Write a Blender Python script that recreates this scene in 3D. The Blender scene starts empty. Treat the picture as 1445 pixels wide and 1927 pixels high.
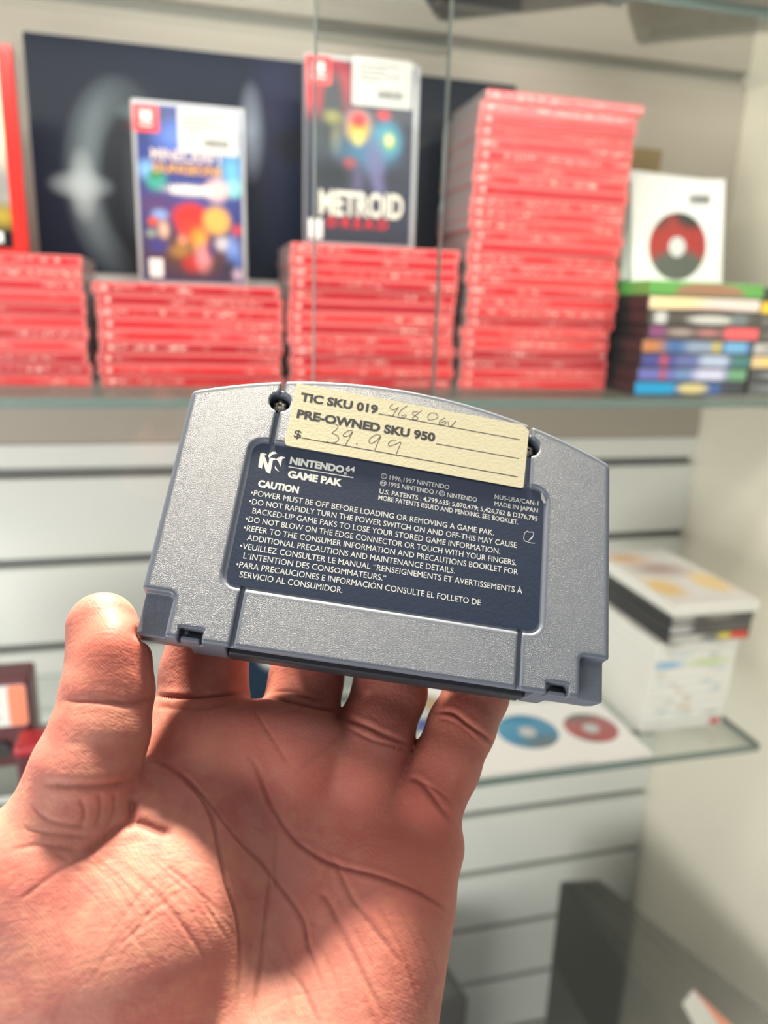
import bpy, bmesh, math, random
import numpy as np
from mathutils import Vector, Matrix
from mathutils.bvhtree import BVHTree

S = bpy.context.scene
C = S.collection
random.seed(7)

# ------------------------------------------------------------------ camera
F = 1420.0                                   # focal length in pixels of the 1445 x 1927 frame
CX, CY = 722.5, 963.5
W = np.array([[0.9697, -0.0339, 0.2418],     # rows: world X, Y, Z expressed in camera axes (right, down, forward)
              [-0.2421, -0.2611, 0.9344],
              [0.0315, -0.9647, -0.2614]])
_u, _s, _v = np.linalg.svd(W)
W = _u @ _v
cam = bpy.data.cameras.new('camera')
cam.sensor_fit = 'HORIZONTAL'
cam.lens = 6.86
cam.sensor_width = 6.86 * 1445.0 / F
cam.clip_start = 0.01
cam.clip_end = 20
cam.dof.use_dof = True
cam.dof.focus_distance = 0.188
cam.dof.aperture_fstop = 2.5
camo = bpy.data.objects.new('camera', cam)
C.objects.link(camo)
R = Matrix([[W[i][0], -W[i][1], -W[i][2], 0] for i in range(3)] + [[0, 0, 0, 1]])
camo.matrix_world = R
S.camera = camo

# ------------------------------------------------------------------ light and exposure
S.view_settings.view_transform = 'Standard'
S.view_settings.look = 'None'
S.view_settings.gamma = 1
S.view_settings.use_curve_mapping = False
S.view_settings.exposure = 0.0
world = bpy.data.worlds.new('shop')
S.world = world
world.use_nodes = True
wn = world.node_tree
bg = wn.nodes['Background']
wtc = wn.nodes.new('ShaderNodeTexCoord')
wsp = wn.nodes.new('ShaderNodeSeparateXYZ')
wn.links.new(wtc.outputs['Generated'], wsp.inputs[0])
wmr = wn.nodes.new('ShaderNodeMapRange')                 # bright shop ceiling above, dim floor below
wmr.inputs['From Min'].default_value = -0.5
wmr.inputs['From Max'].default_value = 0.8
wmr.inputs['To Min'].default_value = 0.16
wmr.inputs['To Max'].default_value = 0.36
wn.links.new(wsp.outputs['Z'], wmr.inputs['Value'])
wn.links.new(wmr.outputs['Result'], bg.inputs['Strength'])
bg.inputs['Color'].default_value = (0.96, 0.98, 1.0, 1)


def area(name, loc, target, sx, sy, power, col=(1, 1, 1)):
    l = bpy.data.lights.new(name, 'AREA')
    l.shape = 'RECTANGLE'
    l.size, l.size_y, l.energy, l.color = sx, sy, power, col
    o = bpy.data.objects.new(name, l)
    C.objects.link(o)
    o.location = loc
    o.rotation_euler = (Vector(target) - Vector(loc)).to_track_quat('-Z', 'Y').to_euler()
    return o


area('cabinet_lamp', (0.18, 0.40, 0.31), (0.24, 0.92, -0.12), 1.10, 0.06, 3.2, (1.0, 0.96, 0.88))
area('upper_wall_fill', (0.25, 0.42, 0.66), (0.30, 0.92, 0.30), 1.00, 0.06, 6.0, (1.0, 0.96, 0.88))  # added unseen fill, brightens the wall and things above the high shelf
area('ceiling_lamp', (0.6, -0.25, 1.6), (0.3, 0.9, -0.3), 1.2, 0.5, 5.0, (1.0, 0.97, 0.93))
area('low_side_fill', (-1.05, -0.62, -0.5), (0.40, 0.92, -0.45), 1.1, 0.8, 29.0, (1.0, 0.98, 0.94))  # added low side fill, no real window: lifts lower and right walls
sl = bpy.data.lights.new('added_hand_spot', 'SPOT')  # added narrow spot for the hand alone, angled to suit the cartridge's shadow
sl.energy, sl.color = 900.0, (1.0, 0.88, 0.70)
sl.spot_size, sl.spot_blend, sl.shadow_soft_size = math.radians(15), 0.5, 0.075
slo = bpy.data.objects.new('added_hand_spot', sl)
C.objects.link(slo)
slo.location = (0.10, 0.96, 1.20)
slo.rotation_euler = (Vector((-0.01, 0.15, -0.08)) - slo.location).to_track_quat('-Z', 'Y').to_euler()

# ------------------------------------------------------------------ helpers
def ray(px, py):
    return W @ np.array([(px - CX) / F, (py - CY) / F, 1.0])


def at(px, py, **k):
    r = ray(px, py)
    ax, v = list(k.items())[0]
    return Vector(r * (v / r['XYZ'.index(ax)]))


def new_mesh(name, verts, faces, m=None, parent=None, smooth=False):
    me = bpy.data.meshes.new(name)
    me.from_pydata([tuple(v) for v in verts], [], [tuple(f) for f in faces])
    me.update()
    if m:
        me.materials.append(m)
    if smooth:
        me.shade_smooth()
    o = bpy.data.objects.new(name, me)
    C.objects.link(o)
    if parent:
        o.parent = parent
    return o


def obj(name, bm, m, parent=None, smooth=False):
    me = bpy.data.meshes.new(name)
    bm.to_mesh(me)
    bm.free()
    if m:
        me.materials.append(m)
    if smooth:
        me.shade_smooth()
    o = bpy.data.objects.new(name, me)
    C.objects.link(o)
    if parent:
        o.parent = parent
    return o


def box(bm, lo, hi, bev=0.0, seg=2):
    lo, hi = Vector(lo), Vector(hi)
    r = bmesh.ops.create_cube(bm, size=1.0)
    for v in r['verts']:
        v.co = Vector([(lo[i] + hi[i]) / 2 + v.co[i] * (hi[i] - lo[i]) for i in range(3)])
    if bev > 0:
        es = list({e for v in r['verts'] for e in v.link_edges})
        bmesh.ops.bevel(bm, geom=es, offset=bev, segments=seg, affect='EDGES', profile=0.5)
    return bm


def prism(bm, pts, z0, z1):
    lo = [bm.verts.new((p[0], p[1], z0)) for p in pts]
    hi = [bm.verts.new((p[0], p[1], z1)) for p in pts]
    n = len(pts)
    bm.faces.new(hi)
    bm.faces.new(lo[::-1])
    for i in range(n):
        bm.faces.new((lo[i], lo[(i + 1) % n], hi[(i + 1) % n], hi[i]))
    bmesh.ops.recalc_face_normals(bm, faces=bm.faces[:])
    return bm


def rrect(x0, y0, x1, y1, r, n=6):
    p = []
    for cx, cy, a0 in ((x1 - r, y1 - r, 0), (x0 + r, y1 - r, 90), (x0 + r, y0 + r, 180), (x1 - r, y0 + r, 270)):
        for i in range(n + 1):
            a = math.radians(a0 + 90 * i / n)
            p.append((cx + r * math.cos(a), cy + r * math.sin(a)))
    return p


def thing(name, label, cat, loc=(0, 0, 0), rot=(0, 0, 0), group=None):
    o = bpy.data.objects.new(name, None)
    o.empty_display_size = 0.02
    C.objects.link(o)
    o.location = loc
    o.rotation_euler = rot
    return tag(o, label, cat, group)


def tag(o, label, cat, group=None):
    o['label'] = label
    o['category'] = cat
    if group:
        o['group'] = group
    return o


def struct(o):
    o['kind'] = 'structure'
    return o


def dup(root, loc=None, rot=None, label=None, group=None):
    r = root.copy()
    C.objects.link(r)
    if loc is not None:
        r.location = loc
    if rot is not None:
        r.rotation_euler = rot
    if label:
        r['label'] = label
    if group:
        r['group'] = group
    for ch in list(root.children):
        c = ch.copy()
        C.objects.link(c)
        c.parent = r
        for g in ch.children:
            d = g.copy()
            C.objects.link(d)
            d.parent = c
    return r


# ------------------------------------------------------------------ materials
def srgb(r, g, b):
    f = lambda c: c / 12.92 if c <= 0.04045 else ((c + 0.055) / 1.055) ** 2.4
    return (f(r / 255), f(g / 255), f(b / 255), 1)


def mat(name, col, rough=0.5, metal=0.0, spec=0.5, coat=0.0, noise=0.0, nscale=40.0, bump=0.0, bscale=300.0):
    m = bpy.data.materials.new(name)
    m.use_nodes = True
    nt = m.node_tree
    b = nt.nodes['Principled BSDF']
    b.inputs['Roughness'].default_value = rough
    b.inputs['Metallic'].default_value = metal
    b.inputs['Specular IOR Level'].default_value = spec
    b.inputs['Coat Weight'].default_value = coat
    b.inputs['Base Color'].default_value = col
    if noise > 0 or bump > 0:
        tc = nt.nodes.new('ShaderNodeTexCoord')
    if noise > 0:
        n = nt.nodes.new('ShaderNodeTexNoise')
        n.inputs['Scale'].default_value = nscale
        n.inputs['Detail'].default_value = 4
        nt.links.new(tc.outputs['Object'], n.inputs['Vector'])
        mx = nt.nodes.new('ShaderNodeMix')
        mx.data_type = 'RGBA'
        mx.inputs['A'].default_value = tuple(c * (1 - noise) for c in col[:3]) + (1,)
        mx.inputs['B'].default_value = tuple(min(1, c * (1 + noise)) for c in col[:3]) + (1,)
        nt.links.new(n.outputs['Fac'], mx.inputs['Factor'])
        nt.links.new(mx.outputs['Result'], b.inputs['Base Color'])
    if bump > 0:
        n2 = nt.nodes.new('ShaderNodeTexNoise')
        n2.inputs['Scale'].default_value = bscale
        n2.inputs['Detail'].default_value = 3
        nt.links.new(tc.outputs['Object'], n2.inputs['Vector'])
        bp = nt.nodes.new('ShaderNodeBump')
        bp.inputs['Strength'].default_value = bump
        bp.inputs['Distance'].default_value = 0.001
        nt.links.new(n2.outputs['Fac'], bp.inputs['Height'])
        nt.links.new(bp.outputs['Normal'], b.inputs['Normal'])
    return m


def art(name, base, blobs, rough=0.35, coat=0.0):
    """printed artwork: soft elliptical patches of ink in the object's own x-z plane, metres
    blob = (cx, cz, rx, rz, colour, softness 0..1)"""
    m = bpy.data.materials.new(name)
    m.use_nodes = True
    nt = m.node_tree
    b = nt.nodes['Principled BSDF']
    b.inputs['Roughness'].default_value = rough
    b.inputs['Coat Weight'].default_value = coat * .4
    b.inputs['Specular IOR Level'].default_value = 0.25
    tc = nt.nodes.new('ShaderNodeTexCoord')
    cur = None
    for cx, cz, rx, rz, col, soft in blobs:
        rx, rz = rx * (1 + .35 * soft), rz * (1 + .35 * soft)
        mp = nt.nodes.new('ShaderNodeMapping')
        mp.vector_type = 'POINT'
        mp.inputs['Location'].default_value = (-cx / rx, 0, -cz / rz)
        mp.inputs['Scale'].default_value = (1 / rx, 0, 1 / rz)
        nt.links.new(tc.outputs['Object'], mp.inputs['Vector'])
        ln = nt.nodes.new('ShaderNodeVectorMath')
        ln.operation = 'LENGTH'
        nt.links.new(mp.outputs['Vector'], ln.inputs[0])
        mr = nt.nodes.new('ShaderNodeMapRange')
        mr.inputs['From Min'].default_value = 1.0
        mr.inputs['From Max'].default_value = max(0.0, 1.0 - soft) - 0.001
        nt.links.new(ln.outputs['Value'], mr.inputs['Value'])
        mx = nt.nodes.new('ShaderNodeMix')
        mx.data_type = 'RGBA'
        if cur is None:
            mx.inputs['A'].default_value = base
        else:
            nt.links.new(cur, mx.inputs['A'])
        mx.inputs['B'].default_value = col
        nt.links.new(mr.outputs['Result'], mx.inputs['Factor'])
        cur = mx.outputs['Result']
    if cur is None:
        b.inputs['Base Color'].default_value = base
    else:
        nt.links.new(cur, b.inputs['Base Color'])
    return m


def thin_glass(name, tint=(0.93, 0.97, 0.95), refl=0.06, fres=0.9):
    m = bpy.data.materials.new(name)
    m.use_nodes = True
    nt = m.node_tree
    nt.nodes.remove(nt.nodes['Principled BSDF'])
    tr = nt.nodes.new('ShaderNodeBsdfTransparent')
    tr.inputs['Color'].default_value = tint + (1,)
    gl = nt.nodes.new('ShaderNodeBsdfGlossy')
    gl.inputs['Roughness'].default_value = 0.02
    lw = nt.nodes.new('ShaderNodeLayerWeight')
    lw.inputs['Blend'].default_value = 0.12
    mul = nt.nodes.new('ShaderNodeMath')
    mul.operation = 'MULTIPLY_ADD'
    mul.inputs[1].default_value = fres
    mul.inputs[2].default_value = refl * 0.3
    nt.links.new(lw.outputs['Fresnel'], mul.inputs[0])
    mx = nt.nodes.new('ShaderNodeMixShader')
    nt.links.new(mul.outputs[0], mx.inputs[0])
    nt.links.new(tr.outputs[0], mx.inputs[1])
    nt.links.new(gl.outputs[0], mx.inputs[2])
    nt.links.new(mx.outputs[0], nt.nodes['Material Output'].inputs['Surface'])
    return m


M_panel = mat('slat_panel', srgb(226, 228, 222), 0.45, noise=0.02, nscale=6)
M_board = mat('back_board', srgb(170, 162, 149), 0.5, noise=0.03, nscale=5)
M_side = mat('side_wall_paint', srgb(242, 236, 218), 0.55, noise=0.02, nscale=5)
M_groove = mat('slat_groove', srgb(120, 122, 120), 0.6)
M_glass = thin_glass('clear_glass', (0.985, 0.99, 0.988), 0.05)
M_shelfglass = thin_glass('shelf_glass', (0.965, 0.98, 0.972), 0.06, 0.40)
M_edge = mat('glass_edge', srgb(104, 122, 116), 0.35, coat=0.1)
M_dooredge = mat('door_glass_edge', srgb(140, 152, 146), 0.3, coat=0.1)
M_red = mat('red_insert', srgb(214, 40, 44), 0.35, coat=0.3)
M_white = mat('white_paper', srgb(232, 232, 227), 0.6)
M_ink = mat('black_ink', srgb(36, 36, 40), 0.6)
M_grey_ink = mat('grey_ink', srgb(84, 84, 84), 0.6)

# ------------------------------------------------------------------ setting
YW, XW = 0.92, 0.694
bm = bmesh.new()
ZT = -0.163                                  # the slats start here; above it two plain boards
g = 0.109
box(bm, (-1.1, YW + 0.012, -1.35), (XW, YW + 0.03, 0.95))
struct(obj('wall_groove_backing', bm, M_groove))
bm = bmesh.new()
z = -0.197
zs = [z - i * g for i in range(12)]
prev = ZT
for zc in zs:                                # one slat between two grooves
    box(bm, (-1.1, YW, zc + 0.0060), (XW, YW + 0.012, prev), 0.0018, 2)
    prev = zc - 0.0060
wall = struct(obj('wall_back', bm, M_panel))
bm = bmesh.new()
box(bm, (-1.1, YW - 0.001, ZT + 0.001), (XW, YW + 0.012, 0.2855), 0.001, 1)
box(bm, (-1.1, YW - 0.001, 0.300), (XW, YW + 0.012, 0.95), 0.001, 1)
struct(obj('wall_upper_boards', bm, M_board))
bm = bmesh.new()
box(bm, (XW, -0.1, -1.35), (XW + 0.02, YW + 0.03, 0.95))
struct(obj('wall_right', bm, M_side))
bm = bmesh.new()
box(bm, (-1.1, -1.2, -1.37), (XW + 0.02, YW + 0.03, -1.35))
struct(obj('floor', bm, mat('floor_tile', srgb(205, 202, 196), 0.4, noise=0.06, nscale=3)))


def glass_shelf(name, label, z, y0, x1, t=0.0085):
    r = thing(name, label, 'shelf', (0, 0, z))
    bm = bmesh.new()
    box(bm, (-1.05, y0 + 0.0007, -t), (x1 - 0.0007, YW - 0.0015, -0.0001))
    obj('pane', bm, M_shelfglass, r)
    bm = bmesh.new()
    box(bm, (-1.05, y0, -t), (x1, y0 + 0.0007, 0), 0.0003, 1)
    o = obj('front_edge', bm, M_edge, r)
    o['label'] = 'green polished glass edge'
    if x1 < XW - 0.02:
        bm = bmesh.new()
        box(bm, (x1 - 0.0007, y0 + 0.0007, -t), (x1, YW - 0.0015, 0), 0.0003, 1)
        obj('side_edge', bm, M_edge, r)
    return r


ZS, ZL, ZU = -0.0805, -0.449, 0.285
glass_shelf('glass_shelf', 'clear glass shelf carrying the stacks of red game cases', ZS, 0.672, XW - 0.002)
glass_shelf('glass_shelf', 'low glass shelf under the white case stack and paper disc sleeves', ZL, 0.607, 0.592)
glass_shelf('glass_shelf', 'high glass shelf under the grey box at the top of the photo', ZU, 0.705, XW - 0.002)

# glass sliding doors between the shopper and the shelves
def glass_door(label, x0, x1, y, edge_left):
    r = thing('door_1' if edge_left else 'door_2', label, 'glass door', (0, y, 0))
    bm = bmesh.new()
    box(bm, (x0, 0, -1.3), (x1, 0.005, 0.8))
    obj('pane', bm, M_glass, r)
    bm = bmesh.new()
    if edge_left:
        box(bm, (x0 - 0.0007, 0, -1.3), (x0, 0.005, 0.8), 0.0003, 1)
    else:
        box(bm, (x1, 0, -1.3), (x1 + 0.0007, 0.005, 0.8), 0.0003, 1)
    obj('glass_edge', bm, M_dooredge, r)
    return r


glass_door('front glass sliding door covering the right side of the display', 0.0633, XW - 0.004, 0.40, True)['kind'] = 'structure'
glass_door('rear glass sliding door covering the left side of the display', -1.05, 0.1335, 0.412, False)['kind'] = 'structure'

# ------------------------------------------------------------------ lettering
_txt_cache = {}


def text_geo(body, bold=0.0, res=3):
    """flat letters as vertices and faces, cap height 1, left edge at 0, baseline 0; returns width too"""
    key = (body, bold, res)
    if key in _txt_cache:
        return _txt_cache[key]
    cu = bpy.data.curves.new('txt', 'FONT')
    cu.body = body
    cu.size = 1.0
    cu.resolution_u = res
    cu.offset = bold
    o = bpy.data.objects.new('txt', cu)
    C.objects.link(o)
    dg = bpy.context.evaluated_depsgraph_get()
    me = bpy.data.meshes.new_from_object(o.evaluated_get(dg))
    v = np.array([tuple(p.co) for p in me.vertices])
    f = [tuple(p.vertices) for p in me.polygons]
    bpy.data.objects.remove(o)
    bpy.data.curves.remove(cu)
    bpy.data.meshes.remove(me)
    _txt_cache[key] = (v, f)
    return v, f


_capv, _ = text_geo('H')
CAP = _capv[:, 1].max()


def letters(name, rows, m, parent, axes='xz', lift=-0.0001):
    """rows: (text, x0, y0, width, cap height, bold[, slope]) -> ONE mesh of flat letters; axes xz = upright, facing -y; xy = facing +z"""
    V, Fc = [], []
    for row in rows:
        body, x0, y0, w, h, bold = row[:6]
        slope = row[6] if len(row) > 6 else 0.0
        v, f = text_geo(body, bold)
        if len(v) == 0:
            continue
        xa, xb = v[:, 0].min(), v[:, 0].max()
        sx = w / (xb - xa)
        off = len(V)
        for p in v:
            x = (p[0] - xa) * sx
            y = p[1] / CAP * h + slope * x
            V.append((x0 + x, lift, y0 + y) if axes == 'xz' else (x0 + x, y0 + y, lift))
        Fc += [tuple(i + off for i in (q if axes == 'xz' else q)) for q in f]
    return new_mesh(name, V, Fc, m, parent)


def slab(name, x0, z0, x1, z1, m, parent, y=-0.0004, d=0.0004, r=0.001):
    """a thin rounded sheet standing upright, back at y, facing -y"""
    bm = bmesh.new()
    prism(bm, rrect(x0, z0, x1, z1, r, 4), 0, d)
    bmesh.ops.transform(bm, matrix=Matrix.Translation((0, y, 0)) @ Matrix.Rotation(math.radians(90), 4, 'X'), verts=bm.verts[:])
    return obj(name, bm, m, parent)


ORD = ['topmost', 'second', 'third', 'fourth', 'fifth', 'sixth', 'seventh', 'eighth', 'ninth', 'tenth', 'eleventh', 'twelfth',
       'thirteenth', 'fourteenth', 'fifteenth', 'sixteenth', 'seventeenth', 'eighteenth', 'nineteenth', 'twentieth',
       'twenty-first', 'twenty-second', 'twenty-third', 'twenty-fourth', 'twenty-fifth', 'twenty-sixth', 'twenty-seventh']


def nth(i, n):
    if i == 0:
        return 'topmost'
    if i == n - 1:
        return 'bottom one'
    if i == n - 2 and n > 6:
        return 'second from the bottom'
    return ORD[i] + ' from the top'


# ------------------------------------------------------------------ red game cases, spine forward
M_shell = mat('clear_case_plastic', srgb(224, 112, 110), 0.3, coat=0.3)
M_shell_grey = mat('grey_clear_case_plastic', srgb(170, 172, 174), 0.25, coat=0.4)
M_shell_side = mat('bare_clear_plastic', srgb(150, 146, 144), 0.35, coat=0.2)
M_spine = bpy.data.materials.new('red_spine_paper')
M_spine.use_nodes = True
nt = M_spine.node_tree
b = nt.nodes['Principled BSDF']
b.inputs['Roughness'].default_value = 0.3
b.inputs['Coat Weight'].default_value = 0.35
oi = nt.nodes.new('ShaderNodeObjectInfo')
tc = nt.nodes.new('ShaderNodeTexCoord')
cr = nt.nodes.new('ShaderNodeValToRGB')
cr.color_ramp.elements[0].color = srgb(168, 18, 34)
cr.color_ramp.elements[1].color = srgb(226, 58, 58)
e_ = cr.color_ramp.elements.new(0.5)
e_.color = srgb(206, 34, 42)
nt.links.new(oi.outputs['Random'], cr.inputs['Fac'])
mp = nt.nodes.new('ShaderNodeMapping')
mp.inputs['Scale'].default_value = (260, 1, 420)
nt.links.new(tc.outputs['Object'], mp.inputs['Vector'])
ofs = nt.nodes.new('ShaderNodeVectorMath')
ofs.operation = 'MULTIPLY_ADD'
ofs.inputs[1].default_value = (900, 700, 0)
nt.links.new(oi.outputs['Random'], ofs.inputs[0])
nt.links.new(mp.outputs['Vector'], ofs.inputs[2])
ns = nt.nodes.new('ShaderNodeTexNoise')
ns.inputs['Scale'].default_value = 1.0
nt.links.new(ofs.outputs['Vector'], ns.inputs['Vector'])
th = nt.nodes.new('ShaderNodeMapRange')
th.inputs['From Min'].default_value = 0.50
th.inputs['From Max'].default_value = 0.60
nt.links.new(ns.outputs['Fac'], th.inputs['Value'])
# only a stretch of each spine carries a printed title
mp2 = nt.nodes.new('ShaderNodeMapping')
mp2.inputs['Scale'].default_value = (16, 0, 0)
nt.links.new(tc.outputs['Object'], mp2.inputs['Vector'])
of2 = nt.nodes.new('ShaderNodeVectorMath')
of2.operation = 'MULTIPLY_ADD'
of2.inputs[1].default_value = (371, 113, 517)
nt.links.new(oi.outputs['Random'], of2.inputs[0])
nt.links.new(mp2.outputs['Vector'], of2.inputs[2])
ns2 = nt.nodes.new('ShaderNodeTexNoise')
ns2.inputs['Scale'].default_value = 1.0
nt.links.new(of2.outputs['Vector'], ns2.inputs['Vector'])
th2 = nt.nodes.new('ShaderNodeMapRange')
th2.inputs['From Min'].default_value = 0.46
th2.inputs['From Max'].default_value = 0.56
th2.inputs['To Max'].default_value = 0.75
nt.links.new(ns2.outputs['Fac'], th2.inputs['Value'])
sp = nt.nodes.new('ShaderNodeSeparateXYZ')
nt.links.new(tc.outputs['Object'], sp.inputs[0])
band = nt.nodes.new('ShaderNodeMath')
band.operation = 'COMPARE'
band.inputs[1].default_value = 0.0053
band.inputs[2].default_value = 0.0020
nt.links.new(sp.outputs['Z'], band.inputs[0])
m1 = nt.nodes.new('ShaderNodeMath')
m1.operation = 'MULTIPLY'
nt.links.new(th.outputs['Result'], m1.inputs[0])
nt.links.new(th2.outputs['Result'], m1.inputs[1])
m2 = nt.nodes.new('ShaderNodeMath')
m2.operation = 'MULTIPLY'
nt.links.new(m1.outputs[0], m2.inputs[0])
nt.links.new(band.outputs[0], m2.inputs[1])
mx = nt.nodes.new('ShaderNodeMix')
mx.data_type = 'RGBA'
mx.inputs['B'].default_value = srgb(252, 214, 200)
nt.links.new(cr.outputs['Color'], mx.inputs['A'])
nt.links.new(m2.outputs[0], mx.inputs['Factor'])
nt.links.new(mx.outputs['Result'], b.inputs['Base Color'])

CL, CD, CT = 0.170, 0.105, 0.0106


def make_red_case():
    r = thing('game_case', 'red game case', 'game case')
    bm = bmesh.new()
    box(bm, (0, 0, 0.0001), (CL, CD, CT - 0.0001), 0.0013, 3)
    sh = obj('case_shell', bm, M_shell, r)
    sh.data.materials.append(M_shell_side)          # the short ends show bare clear plastic
    for f_ in sh.data.polygons:
        if abs(f_.normal.x) > .8:
            f_.material_index = 1
    bm = bmesh.new()
    box(bm, (0.0035, -0.0003, 0.0019), (CL - 0.0035, 0.0004, CT - 0.0019), 0.0003, 2)
    obj('spine_insert', bm, M_spine, r)
    bm = bmesh.new()
    prism(bm, [(0.010 + 0.0026 * math.cos(i * PI / 6), 0.0053 + 0.0026 * math.sin(i * PI / 6)) for i in range(12)], 0, 0.0001)
    bmesh.ops.transform(bm, matrix=Matrix.Translation((0, -0.0003, 0)) @ Matrix.Rotation(math.radians(90), 4, 'X'), verts=bm.verts[:])
    lo = obj('spine_emblem', bm, mat('pale_emblem', srgb(246, 178, 168), 0.4), r)
    lo['label'] = 'small pale round emblem'
    return r


PI = math.pi
proto = make_red_case()
first = [True]


def red_stack(n, x, y, where, group, z0=ZS, jitter=0.0022, drift=None, notes=None):
    for i in range(n):                        # i counts from the top
        k = n - 1 - i
        dx = random.uniform(-jitter, jitter) + (drift(k, n) if drift else 0)
        loc = (x + dx, y + random.uniform(-0.001, 0.001), z0 + k * CT)
        rot = (0, 0, random.uniform(-0.008, 0.008))
        lab = 'red game case, %s %s' % (nth(i, n), where)
        if notes and i in notes:
            lab += ', ' + notes[i]
        if first[0]:
            first[0] = False
            proto.location, proto.rotation_euler = loc, rot
            proto['label'], proto['group'] = lab, group
        else:
            dup(proto, loc, rot, lab, group)


YF = 0.757
red_stack(11, -0.2605, YF, 'in the leftmost red stack', 'red cases in the leftmost stack')
red_stack(9, -0.0826, YF, 'in the lowest red stack', 'red cases in the lowest stack')
red_stack(13, 0.0945, YF, 'in the red stack behind the price sticker', 'red cases in the middle stack')
red_stack(27, 0.2772, YF, 'in the tallest red stack', 'red cases in the tallest stack', drift=lambda k, n: 0.006 * max(0, (k - 20) / 6) ** 1.5 - 0.002 + (-.003 if k < 6 else 0) + (0.004 if k == n - 1 else 0))
ZT1, ZT2, ZT3, ZT4 = [ZS + n * CT for n in (11, 9, 13, 27)]
# yellow title on the fifth case of the tall stack
# ------------------------------------------------------------------ standing cases with covers
def standing_case(name, label, w, h, t, loc, rot, shell, cover, cover_rect, group=None):
    r = thing(name, label, 'game case', loc, rot, group)
    bm = bmesh.new()
    box(bm, (0, 0, 0), (w, t, h), 0.0015, 3)
    obj('case_shell', bm, shell, r)
    c = slab('cover', *cover_rect, cover, r, y=0.0, d=0.0004)
    return r, c


M_sticker = mat('price_sticker_paper', srgb(206, 204, 197), 0.6)
M_sleeve = mat('sleeve_paper', srgb(246, 246, 243), 0.6)


def sticker(parent, x0, z0, x1, z1, y=-0.0006):
    s = slab('price_sticker', x0, z0, x1, z1, M_sticker, parent, y=y, d=0.0003, r=0.002)
    s['label'] = 'white price sticker with black barcode'
    V, Fc = [], []
    w, h = x1 - x0, z1 - z0
    rnd = random.Random(3)
    xx = x0 + w * 0.42
    while xx < x0 + w * 0.83:                 # barcode bars
        bw = rnd.uniform(0.0003, 0.0008)
        i = len(V)
        V += [(xx, 0, z0 + h * .18), (xx + bw, 0, z0 + h * .18), (xx + bw, 0, z0 + h * .34), (xx, 0, z0 + h * .34)]
        Fc.append((i, i + 1, i + 2, i + 3))
        xx += bw + rnd.uniform(0.0002, 0.0006)
    for q, (a0, a1, zz) in enumerate(((.1, .8, .84), (.1, .55, .73), (.1, .8, .62), (.1, .45, .52))):
        i = len(V)
        V += [(x0 + w * a0, 0, z0 + h * zz), (x0 + w * a1, 0, z0 + h * zz), (x0 + w * a1, 0, z0 + h * (zz + .025)), (x0 + w * a0, 0, z0 + h * (zz + .025))]
        Fc.append((i, i + 1, i + 2, i + 3))
    V = [(v[0], y - 0.0004, v[2]) for v in V]
    new_mesh('barcode', V, Fc, M_grey_ink, s)
    return s


def switch_tile(parent, x0, z0, s, y=-0.0005):
    t = slab('red_corner_tile', x0, z0, x0 + s, z0 + s, mat('red_tile', srgb(236, 52, 56), 0.35, coat=.2), parent, y=y, d=0.0003, r=0.0008)
    bm = bmesh.new()
    prism(bm, rrect(x0 + s * .30, z0 + s * .38, x0 + s * .48, z0 + s * .80, s * .085, 5), 0, 0.0001)
    prism(bm, rrect(x0 + s * .53, z0 + s * .38, x0 + s * .71, z0 + s * .80, s * .085, 5), 0, 0.0001)
    prism(bm, rrect(x0 + s * .25, z0 + s * .22, x0 + s * .76, z0 + s * .29, s * .02, 2), 0, 0.0001)
    bmesh.ops.transform(bm, matrix=Matrix.Translation((0, y - 0.0003, 0)) @ Matrix.Rotation(math.radians(90), 4, 'X'), verts=bm.verts[:])
    obj('tile_logo', bm, M_white, t)
    return t


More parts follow.
